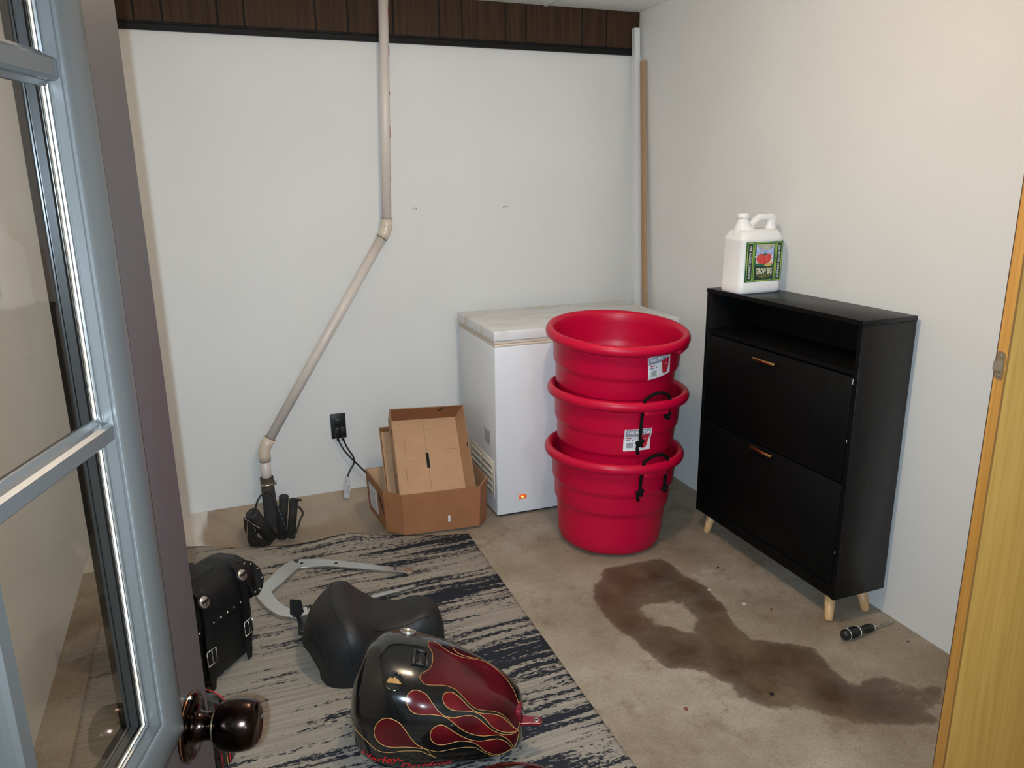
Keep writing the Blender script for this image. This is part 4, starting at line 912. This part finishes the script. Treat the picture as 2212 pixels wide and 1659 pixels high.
def tsurf(u, ph, lift=0.0):
    def pos(u, ph):
        W, zt, zb = fW(u), fT(u), fB(u); zm = zb+(zt-zb)*.42; c, s_ = math.cos(ph), math.sin(ph)
        y = W*math.copysign(abs(c)**(2/2.35), c)
        z = zm+((zt-zm)*abs(s_)**(2/2.3) if s_ > 0 else -(zm-zb)*abs(s_)**(2/3.))
        X, Y, Z = u*TSL, y*TSW, z*TSH-.1
        c2, s2 = math.cos(TRO), math.sin(TRO); Y, Z = Y*c2-Z*s2, Y*s2+Z*c2
        ca, sa = math.cos(TA), math.sin(TA)
        return Vector((TX+X*ca-Y*sa, TY+X*sa+Y*ca, Z+.112))
    p = pos(u, ph)
    if lift:
        du = pos(min(.4195, u+.002), ph)-pos(max(-.1595, u-.002), ph); dp = pos(u, ph+.01)-pos(u, ph-.01)
        nn = du.cross(dp)
        if nn.length > 1e-12:
            nn.normalize(); ctr = pos(u, PI/2)*0.5+pos(u, -PI/2)*0.5
            if nn.dot(p-ctr) < 0: nn = -nn
            p = p+nn*lift
    return p
mb = MB(); NU, NP = 90, 120
mb.grid(lambda a, b: tsurf(-.16+.58*(0.5-0.5*math.cos(PI*a)), 2*PI*b), NU, NP, gpaint_m, wrapv=True)
FL = {
"A":[[-.0564,2.889],[-.0467,2.762],[-.0287,2.688],[-.0081,2.668],[.0125,2.692],[.0292,2.737],[.0453,2.839],[.0614,2.95],[.0775,3.036],[.0968,3.093],[.0672,3.081],[.0363,3.081],[.0048,3.097],[-.0191,3.093],[-.039,3.052],[-.0525,2.983]],
"B":[[.1194,2.872],[.1265,2.782],[.1432,2.717],[.1599,2.708],[.1767,2.754],[.1966,2.827],[.2198,2.905],[.2469,2.975],[.2778,3.003],[.3061,2.983],[.3338,2.983],[.355,3.065],[.3724,3.224],[.3800,3.50],[.3724,3.38],[.3615,3.40],[.3434,3.437],[.3183,3.355],[.2977,3.233],[.2771,3.138],[.2533,3.032],[.2295,2.995],[.2063,2.987],[.1786,3.024],[.1548,3.044],[.1348,3.028],[.122,2.962]],
"C":[[.0453,2.365],[.0511,2.27],[.0679,2.205],[.0878,2.205],[.1084,2.254],[.1258,2.365],[.1432,2.475],[.1632,2.545],[.187,2.565],[.2069,2.541],[.2308,2.5],[.2546,2.491],[.2752,2.553],[.2964,2.668],[.317,2.774],[.3415,2.852],[.366,2.889],[.384,2.88],[.3988,2.844],[.395,3.138],[.3834,3.343],[.3763,3.188],[.3589,2.995],[.3376,2.885],[.3132,2.88],[.2855,2.893],[.2578,2.868],[.2308,2.811],[.2069,2.725],[.187,2.635],[.167,2.569],[.1432,2.552],[.1168,2.549],[.0898,2.561],[.0666,2.541],[.0511,2.459]],
"D":[[.1574,2.25],[.1638,2.168],[.1825,2.127],[.1992,2.152],[.2205,2.233],[.2411,2.336],[.2617,2.397],[.2861,2.412],[.3138,2.393],[.3383,2.405],[.3595,2.496],[.3769,2.643],[.395,2.815],[.3769,2.839],[.3486,2.803],[.3241,2.737],[.3067,2.639],[.2894,2.508],[.2688,2.430],[.2482,2.410],[.2243,2.42],[.2005,2.434],[.1799,2.422],[.1632,2.352]],
"E":[[.0962,1.365],[.0994,1.443],[.1104,1.513],[.1168,1.587],[.1181,1.693],[.1129,1.795],[.1007,1.869],[.0878,1.922],[.0833,1.98],[.0878,2.037],[.1033,2.086],[.1271,2.074],[.1541,2.045],[.178,2.041],[.1992,2.074],[.2198,2.156],[.2411,2.27],[.2649,2.34],[.2932,2.34],[.3209,2.324],[.3454,2.356],[.3634,2.459],[.3808,2.647],[.395,2.782],[.4046,2.365],[.3969,1.722],[.375,1.435],[.3376,1.214],[.2926,1.12],[.2527,1.271],[.2166,1.394],[.1805,1.423],[.1548,1.386],[.1316,1.312],[.1123,1.267],[.1001,1.308]]}
LN = {
"A2":[[.0968,3.093],[.1271,3.138],[.1535,3.142],[.1812,3.126],[.2153,3.11],[.243,3.114],[.2668,3.147],[.2874,3.233],[.308,3.38],[.328,3.50],[.3434,3.437]],
"A3":[[-.1324,2.958],[-.1098,3.011],[-.0873,3.073],[-.0667,3.134],[-.0422,3.151],[-.0139,3.155],[.0176,3.142],[.0524,3.13],[.0795,3.13],[.1026,3.151],[.1194,3.183],[.1323,3.224]],
"A4":[[.0968,3.093],[.1129,3.142],[.1323,3.224]],
"F":[[.1735,1.136],[.1825,1.279],[.2018,1.341],[.234,1.292],[.263,1.169]]}
KP = 0.14
def smooth2(pts, closed): return [(p.x, p.y) for p in cat([Vector((a, b, 0)) for a, b in pts], 5, closed)]
for k, pl_ in FL.items():
    cp = smooth2(pl_, True); pts = [Vector((a, b*KP)) for a, b in cp]; nb = len(pts)
    x0 = min(p.x for p in pts); x1 = max(p.x for p in pts); y0 = min(p.y for p in pts); y1 = max(p.y for p in pts); st_ = 0.008
    poly2 = [(p.x, p.y) for p in pts]; xx = x0
    while xx < x1:
        yy = y0
        while yy < y1:
            if dist_poly(xx, yy, poly2) > 0.002: pts.append(Vector((xx, yy)))
            yy += st_
        xx += st_
    vo, ed, fa, _, _, _ = delaunay_2d_cdt(pts, [(i, (i+1) % nb) for i in range(nb)], [list(range(nb))], 1, 1e-5)
    mb.add([tsurf(v.x, v.y/KP, 0.0007) for v in vo], [tuple(f) for f in fa], bigflame_m if k == 'E' else flame_m, True)
    mb.tube([tsurf(a, b, 0.0009) for a, b in cp+cp[:1]], 0.0008 if k != 'E' else 0.0005, pin_m, 6, cap=False)
for k, pl_ in LN.items(): mb.tube([tsurf(a, b, 0.0006) for a, b in smooth2(pl_, False)], 0.0006, pin_m, 6)
for body, ua, ub, p0, p1, hgt in (('Harley-', -0.112, 0.030, 3.46, 3.36, 0.19), ('Davidson', 0.018, 0.180, 3.50, 3.47, 0.17)):
    vs, fs = text2d(body, shear=0.35, bold=0.012, res=4)
    mb.add([tsurf(ua+a*(ub-ua), p0+(p1-p0)*a-b*hgt, 0.0008) for a, b in vs], fs, redlet_m)
build('tank_shell', mb, tank, weld=False)
def tframe(u, ph):
    c = tsurf(u, ph); n_ = (tsurf(u, ph, 0.01)-c).normalized(); tu = (tsurf(u+.01, ph)-c); tu = (tu-n_*tu.dot(n_)).normalized(); tv = n_.cross(tu)
    return lambda p: c+tu*p[0]+tv*p[1]+n_*p[2]
g = tframe(0.0215, 1.087)
mb = MB().lathe([(0.0225, -0.003), (0.0235, 0.003), (0.0220, 0.005), (0.0195, 0.0045), (0.0185, 0.0)], chromed_m, 36, g).lathe([(0.0185, 0.0015), (0.0165, -0.001), (0.0, -0.001)], steel_m, 36, g); build('filler_neck', mb, tank, label='bright metal filler neck at the far side')
g = tframe(0.0028, 2.119)
mb = MB().lathe([(0.0245, -0.003), (0.0250, 0.002), (0.0225, 0.0035), (0.0195, 0.003), (0.0180, 0.0008)], gpaint_m, 36, g).lathe([(0.0180, 0.0008), (0.0, 0.0008)], hole_m, 36, g); fn_ = build('filler_neck', mb, tank, label='black filler neck on the near side')
mb = MB().prism([(0.020*math.cos(math.radians(a)) * (1+0.12*math.sin(a*.11)), 0.020*math.sin(math.radians(a))*(1+0.10*math.sin(a*.17))-0.004) for a in range(10, 171, 8)][::1], 0.001, 0.0055, foam_m, lambda p: g((-p.y*0.95-0.002 if False else p.x*0.95, -abs(p.y)*0.9 if False else p.y*0.8-0.004, p.z))); build('foam_plug', mb, fn_, label='torn tan foam stuffed in the near filler')
g = tframe(0.0794, 1.668)
mb = MB()
for x0, x1, zz in ((-0.022, -0.012, 0.006), (-0.006, 0.010, 0.004), (0.014, 0.022, 0.006)): mb.rbox((x0, -0.026, -0.004), (x1, 0.026, zz), blackpl_m, 0.002, 1, g)
mb.rbox((-0.012, -0.026, -0.004), (0.014, -0.019, 0.0065), blackpl_m, 0.002, 1, g).rbox((-0.012, 0.019, -0.004), (0.014, 0.026, 0.0065), blackpl_m, 0.002, 1, g)
for q in (-0.010, 0.008): mb.cyl(g((0.002, q, 0.003)), g((0.002, q, 0.0055)), 0.0045, hole_m, seg=12)
build('console_mount', mb, tank, label='black plastic mount between the fillers')
tail = tsurf(0.412, 2.3); ad = Vector((math.cos(TA-0.10), math.sin(TA-0.10), 0)); sd_ = Vector((-ad.y, ad.x, 0)); tb = tsurf(0.398, 2.0)
mb = MB(); tf = lambda p: tb+ad*p[0]+sd_*p[1]+Vector((0, 0, p[2]))
mb.rbox((-0.006, -0.022, -0.036), (0.010, 0.022, 0.004), tab_m, 0.004, 2, tf).prism([(0.002, -0.020), (0.034, -0.014), (0.062, -0.013), (0.066, 0.0), (0.062, 0.013), (0.034, 0.014), (0.002, 0.020)], -0.044, -0.036, tab_m, tf)
tbk = build('rear_mount', mb, tank, bevel=0.002, label='glossy maroon mounting tab at the tail')
mb = MB().lathe([(0.004, -0.0355), (0.0085, -0.0355), (0.0085, -0.0345), (0.004, -0.0345)], chromed_m, 20, lambda p: tf((0.050+p.x, p.y, p.z)), closed=True).lathe([(0.004, -0.0352), (0, -0.0352)], hole_m, 20, lambda p: tf((0.050+p.x, p.y, p.z))); build('mount_hole', mb, tbk)

# painted fender pieces
def fender(name, label, c, rz, R, w_, a0, a1, lines, sq=1.0, rz2=None):
    o = thing(name, label, 'fender', c, rz); fr = lf(o)
    def sec(a, t, k=0.0):                                            # a along the arc, t across (-1..1)
        dome = 0.22*w_*(abs(t)**2.6); r = R-dome+k
        k2 = (rz2 or R)/R; return fr((r*math.copysign(abs(math.cos(a))**sq, math.cos(a)), t*w_/2, r*k2*abs(math.sin(a))**sq))
    m_ = MB(); m_.grid(lambda u, v: sec(a0+(a1-a0)*u, -1+2*v), 40, 24, gpaint_m); m_.grid(lambda u, v: sec(a0+(a1-a0)*u, -1+2*v, -0.003), 40, 24, gpaint_m)
    for (t0, ln_m, rad) in lines:
        m_.tube([sec(a0+(a1-a0)*k/30, t0, 0.0006) for k in range(31)], rad, ln_m, 6)
    build('fender_shell', m_, o, weld=False); return o
fender('fender', 'glossy black fender piece with red pinstripe on the rug, half behind the door knob', (-0.192, 1.945, 0.009), math.radians(-14), 0.140, 0.15, 0.003, PI-0.003, [(-0.55, redlet_m, 0.0014), (-0.66, pin_m, 0.0009), (-0.84, redlet_m, 0.0010), (0.6, redlet_m, 0.0012)], 0.62, 0.190)
fd = fender('fender', 'maroon flamed fender in front of the fuel tank at the bottom edge', (0.545, 1.385, -0.066), math.radians(-22), 0.220, 0.20, math.radians(26), math.radians(154), [(0.35, pin_m, 0.0010), (-0.35, pin_m, 0.0010)])
m_ = MB(); Wf = WMX[fd]
def fsec(a, t, k=0.0007):
    dome = 0.22*0.20*(abs(t)**2.6); r = 0.220-dome+k; return Wf @ Vector((r*math.cos(a), t*0.10, r*math.sin(a)))
for t0, t1 in ((-0.35, 0.35), (0.55, 0.95), (-0.95, -0.55)): m_.grid(lambda u, v: fsec(math.radians(26+128*u), t0+(t1-t0)*v), 30, 8, flame_m)
build('flame_band', m_, fd, weld=False, label='maroon painted band edged in gold')

# ------------------------------------------------------------------ solo seat
seat = thing('motorcycle_seat', 'black vinyl motorcycle seat on the rug behind the fuel tank', 'seat', (0.165, 2.262, 0.008), math.radians(-4))
sf = lf(seat)
SA = [0, .015, .05, .085, .11, .135, .18, .25, .32, .38, .425, .45, .458]
sW = pchip(SA, [.110, .150, .178, .188, .190, .188, .176, .138, .112, .100, .086, .062, .030])
sH = pchip(SA, [.075, .118, .168, .195, .208, .204, .172, .135, .128, .140, .128, .095, .060])
def ssurf(a, t):
    """a along from the rear, t 0..1 from the near bottom edge over the top to the far bottom edge"""
    w_, h_ = sW(a), sH(a); ang = PI*t; c, s_ = math.cos(ang), math.sin(ang)
    y = -w_*math.copysign(abs(c)**0.60, c); z = h_*abs(s_)**(0.42+0.2*sstep(.15, .3, a))
    if a > 0.12: z -= 0.030*sstep(.12, .2, a)*(1-sstep(.30, .40, a))*abs(s_)**2*(1-abs(c)) * -1*0 
    back = 0.045*(abs(y)/max(w_, 1e-4))**2*(1-sstep(0.05, 0.30, a))   # the rear bolster curls forward at its ends
    return sf((a+back, y, z))
mb = MB().grid(lambda u, v: ssurf(0.458*(0.5-0.5*math.cos(PI*u)), v), 60, 48, vinyl_m)
nb_ = 49; ring0 = [ssurf(0.0, v/48) for v in range(49)]; ring1 = [ssurf(0.458, v/48) for v in range(49)]
mb.add(ring0, [tuple(range(49))], vinyl_m); mb.add(ring1, [tuple(reversed(range(49)))], vinyl_m)
build('cushion', mb, seat)
mb = MB()
for a in (0.028, 0.098): mb.tube([ssurf(a, 0.03+0.94*k/40)+Vector((-0.0006, -0.0004, 0.0008)) for k in range(41)], 0.0013, thread_m, 6)
mb.tube([ssurf(0.20+0.2*k/20, 0.30)+Vector((0, -0.0006, 0.0008)) for k in range(21)], 0.0012, thread_m, 6)
mb.tube([ssurf(0.20+0.2*k/20, 0.70)+Vector((0, 0.0006, 0.0008)) for k in range(21)], 0.0012, thread_m, 6)
build('seam', mb, seat, label='stitched seam lines')
mb = MB().prism([(-0.034, 0.0), (-0.030, 0.055), (0.006, 0.045), (0.012, 0.0), (-0.010, -0.030)], -0.002, 0.002, blackpl_m, lambda p: sf((0.0+p.x+0.004, 0.185+p.z*1.0+0.0, 0.070+p.y)))
mb.rbox((-0.008, 0.10, 0.03), (0.03, 0.19, 0.05), blackpl_m, 0.003, 1, sf)
tb_ = build('mounting_tab', mb, seat, label='black metal mounting tab at the rear')
mb = MB().cyl(sf((-0.014, 0.186, 0.048)), sf((-0.014, 0.179, 0.048)), 0.006, chromed_m, seg=12); build('tab_bolt', mb, tb_)

# ------------------------------------------------------------------ chrome bracket on the rug
brk = thing('chrome_bracket', 'U-shaped chrome luggage bracket lying on the rug', 'bracket', (0.36, 2.75, 0.008))
def bar(pts, wid, z0, z1, m_=None, tilt=0.0):
    m_ = m_ or MB(); P = cat([Vector((x, y, 0)) for x, y in pts], 6); n_ = len(P); Wd = [wid[0]+(wid[-1]-wid[0])*i/(n_-1) if len(wid) == 2 else wid[min(len(wid)-1, int(i/(n_-1)*(len(wid)-1)+0.5))] for i in range(n_)]
    vs = []; fs = []
    for i, p in enumerate(P):
        t = (P[min(n_-1, i+1)]-P[max(0, i-1)]).normalized(); s_ = Vector((-t.y, t.x, 0))*Wd[i]/2
        dz = Vector((0, 0, tilt*Wd[i]/2))
        vs += [p-s_+Vector((0, 0, z0))-dz*0, p+s_+Vector((0, 0, z0)), p+s_+Vector((0, 0, z1))+dz, p-s_+Vector((0, 0, z1))-dz*0]
    for i in range(n_-1):
        for k in range(4): fs.append((i*4+k, i*4+(k+1) % 4, (i+1)*4+(k+1) % 4, (i+1)*4+k))
    fs += [(0, 1, 2, 3), tuple(range(4*n_-1, 4*n_-5, -1))]
    return m_.add(vs, fs, chromed_m)
mb = bar([(0.622, 2.690), (0.500, 2.775), (0.365, 2.868), (0.290, 2.905), (0.225, 2.925)], [0.030, 0.075], 0.009, 0.018)
mb.cyl((0.622, 2.690, 0.009), (0.622, 2.690, 0.020), 0.019, chrome_m, seg=24)
a1 = build('side_arm', mb, brk, bevel=0.002, label='long flat chrome arm with bolt holes')
for x, y, r_ in ((0.622, 2.690, 0.0095), (0.575, 2.722, 0.0055), (0.368, 2.866, 0.0065), (0.240, 2.920, 0.0065)): build('bolt_hole', MB().cyl((x, y, 0.0178), (x, y, 0.0205 if r_ > .009 else 0.0188), r_, hole_m if r_ < .009 else steel_m, seg=16), a1)
mb = bar([(0.225, 2.925), (0.185, 2.895), (0.130, 2.815), (0.075, 2.745)], [0.075, 0.062], 0.009, 0.020, tilt=0.0); build('bent_plate', mb, brk, bevel=0.002, label='angled polished end plate')
mb = bar([(0.075, 2.745), (0.085, 2.690), (0.110, 2.610), (0.150, 2.548), (0.215, 2.540)], [0.055, 0.040], 0.009, 0.022, tilt=0.3); build('bent_plate', mb, brk, bevel=0.002, label='curved polished end plate')
mb = bar([(0.215, 2.540), (0.30, 2.545), (0.392, 2.546), (0.500, 2.560), (0.612, 2.572)], [0.036, 0.018], 0.009, 0.018); mb.cyl((0.612, 2.572, 0.009), (0.612, 2.572, 0.022), 0.008, chrome_m, seg=16); build('side_arm', mb, brk, bevel=0.002, label='narrow chrome arm behind the seat')

# ------------------------------------------------------------------ leather saddlebag
SN = Vector((-0.114, 2.220, 0.012)); SDr = Vector((0.66, 0.75, 0)).normalized(); SNn = Vector((SDr.y, -SDr.x, 0))
bag = thing('saddlebag', 'black leather saddlebag with chrome studs and buckled straps on the rug', 'saddlebag', SN)
def bf(p): return SN+SDr*p[0]+SNn*p[1]+Vector((0, 0, p[2]))          # (along, out of the front, up)
prof = [(-0.150, 0.0), (-0.035, 0.0), (-0.008, 0.014), (0.0, 0.045), (0.004, 0.15), (-0.002, 0.262), (-0.018, 0.298), (-0.05, 0.312), (-0.120, 0.310), (-0.150, 0.292)]
def bagsec(e, k=1.0): return [bf((e, -0.075+(o+0.075)*k, 0.155+(z-0.155)*k)) for o, z in prof]
mb = loft([bagsec(-0.115, .86), bagsec(-0.108, .95), bagsec(-0.095, 1), bagsec(0.05, 1.015), bagsec(0.195, 1), bagsec(0.210, .95), bagsec(0.217, .86)], leather_m)
build('bag_body', mb, bag)
lidp = [(-0.155, 0.300), (-0.150, 0.318), (-0.120, 0.328), (-0.05, 0.331), (-0.012, 0.316), (0.006, 0.285), (0.011, 0.235), (0.0115, 0.200), (0.0065, 0.200), (0.005, 0.240), (-0.002, 0.278), (-0.02, 0.304), (-0.05, 0.318), (-0.12, 0.316), (-0.146, 0.305)]
def lidsec(e, k=1.0, dz=0.0): return [bf((e, -0.075+(o+0.075)*k, z+dz)) for o, z in lidp]
mb = loft([lidsec(-0.130, 1.0), lidsec(0.05, 1.01), lidsec(0.185, 1.0), lidsec(0.232, 0.99, -0.004)], leather_m)
# rounded wing at the lid's end
wing = [(0.205, 0.205), (0.232, 0.196), (0.256, 0.212), (0.266, 0.240), (0.264, 0.275), (0.250, 0.302), (0.222, 0.318), (0.190, 0.324), (0.19, 0.25)]
mb.prism(wing, 0.012, 0.019, leather_m, lambda p: bf((p.x, p.z-max(0, p.y-0.25)*0.55, p.y)))
lid = build('lid', mb, bag, weld=False)
def stud(e, o, z, par): build('stud', MB().sphere((e, o, z), 0.0042, chrome_m, 1, 0.7, 1, bf, 10), par, label='small round chrome stud')
for e in (-0.09, -0.055, -0.030, 0.030, 0.062, 0.092, 0.122, 0.152): stud(e, 0.0125, 0.212, lid)
for e, z in ((0.214, 0.216), (0.238, 0.214), (0.254, 0.246), (0.252, 0.276), (0.238, 0.298), (0.216, 0.310), (0.190, 0.315)): stud(e, 0.0215-max(0, z-0.25)*0.55, z, lid)
for e, z in ((0.030, 0.020), (0.060, 0.022), (0.20, 0.235), (0.202, 0.19)): stud(e, 0.004, z, bag)
for e0 in (0.0, 0.170):
    m_ = MB(); sp = cat([(e0, -0.02, 0.338), (e0, 0.006, 0.312), (e0, 0.017, 0.27), (e0, 0.019, 0.20), (e0, 0.013, 0.12), (e0, 0.013, 0.05), (e0, 0.012, -0.0)], 5); vs = []; fs = []
    for i, p in enumerate(sp):
        hw = 0.0135 if i < len(sp)-4 else 0.0135*(0.6+0.1*(len(sp)-1-i))
        vs += [bf((p.x-hw, p.y, p.z)), bf((p.x+hw, p.y, p.z)), bf((p.x+hw, p.y-0.004, p.z)), bf((p.x-hw, p.y-0.004, p.z))]
    for i in range(len(sp)-1):
        for k in range(4): fs.append((i*4+k, i*4+(k+1) % 4, (i+1)*4+(k+1) % 4, (i+1)*4+k))
    fs += [(0, 1, 2, 3), tuple(range(len(vs)-1, len(vs)-5, -1))]
    m_.add(vs, fs, leather_m); st_ = build('strap', m_, bag)
    m_ = MB(); 
    for q in range(4):
        c = [(-0.019, 0.092), (0.019, 0.092), (0.019, 0.140), (-0.019, 0.140)]
        (xa, za), (xb, zb) = c[q], c[(q+1) % 4]; m_.cyl(bf((e0+xa, 0.0185, za)), bf((e0+xb, 0.0185, zb)), 0.0022, chrome_m, seg=8)
    m_.cyl(bf((e0, 0.020, 0.094)), bf((e0, 0.020, 0.138)), 0.0018, chrome_m, seg=8)
    build('buckle', m_, st_, label='chrome buckle')
    m_ = MB(); cfr = lambda p, e0=e0: bf((e0+p[0], 0.0150+p[2]*0.80-p[1]*0.45, 0.300+p[1]*0.85+p[2]*0.5))
    m_.lathe([(0.0, 0.006), (0.006, 0.0062), (0.015, 0.0040), (0.0185, 0.0010), (0.0185, -0.002)], chromed_m, 24, cfr)
    m_.rbox((-0.013, -0.004, 0.0045), (0.013, 0.004, 0.0082), leather_m, 0.001, 1, cfr); m_.lathe([(0.0185, -0.002), (0.024, -0.002), (0.024, 0.0015), (0.0185, 0.001)], leather_m, 24, cfr)
    build('concho', m_, st_, label='round chrome concho with slotted centre')
m_ = MB()
yk = lambda p: bf((p[0], p[1], p[2]))
m_.rbox((-0.02, -0.36, 0.322), (0.135, -0.055, 0.334), leather_m, 0.005, 2, yk)
for q in (-0.30, -0.22, -0.14): m_.tube([yk((-0.02+0.155*k/8, q, 0.3345)) for k in range(9)], 0.0012, rubber_m, 6)
build('yoke_flap', m_, bag, label='stitched leather yoke folded over the lid')

# ------------------------------------------------------------------ screwdriver and crumbs on the floor
sc = thing('screwdriver', 'black handled screwdriver on the concrete floor by the cabinet', 'screwdriver', (1.868, 1.706, 0))
s0 = Vector((1.862, 1.690, 0.019)); s1 = Vector((2.098, 1.700, 0.010)); sd2 = (s1-s0).normalized(); sx = sd2.cross(Vector((0, 0, 1))).normalized(); sy = sx.cross(sd2)
q = lambda p: s0+sx*p[0]+sy*p[1]+sd2*p[2]
mb = MB().lathe([(0.0, -0.018), (0.010, -0.017), (0.0165, -0.011), (0.0190, 0.0), (0.0192, 0.030), (0.0178, 0.055), (0.0125, 0.066), (0.0110, 0.074), (0.0135, 0.086), (0.0145, 0.100), (0.0125, 0.118), (0.0085, 0.124), (0.0, 0.124)], blackpl_m, 28, q); hd = build('handle', mb, sc, label='black plastic handle')
for z, r_ in ((0.004, 0.0197), (0.0505, 0.0190), (0.121, 0.0112)):
    build('grip_ring', MB().lathe([(r_-0.002, z-0.0014), (r_, z-0.0012), (r_, z+0.0012), (r_-0.002, z+0.0014)], white_m, 28, q), hd, label='white ring round the handle')
mb = MB().tube([q((0, 0, 0.122)), q((0, 0, 0.218)), q((0, 0, 0.226))], [0.0030, 0.0030, 0.0018], steel_m, 12); build('shaft', mb, sc, label='steel shaft')
for (x, y, r_, m_, lb) in ((1.443, 1.556, 0.009, blackpl_m, 'black scrap lying in the middle of the brown floor stain'), (1.769, 2.261, 0.006, hole_m, 'dark crumb on the floor in front of the cabinet'), (1.635, 2.133, 0.007, chip_m, 'pale paint chip beside the upper edge of the stain'),
                           (1.690, 2.000, 0.010, chip_m, 'larger pale paint chip between the stain and the cabinet'), (1.758, 1.934, 0.006, redchip_m, 'reddish chip near the cabinet front edge'), (1.170, 1.600, 0.008, redchip_m, 'brown crumb on the floor left of the stain'), (2.040, 1.600, 0.005, redchip_m, 'brown crumb on the floor by the right wall')):
    mb = MB().prism([(x+r_*(0.7+0.5*random.random())*math.cos(a), y+r_*(0.6+0.5*random.random())*math.sin(a)) for a in [k*PI/4 for k in range(8)]], 0.0005, 0.004, m_)
    tag(build('floor_scrap', mb, bevel=0.001), lb, 'scrap')
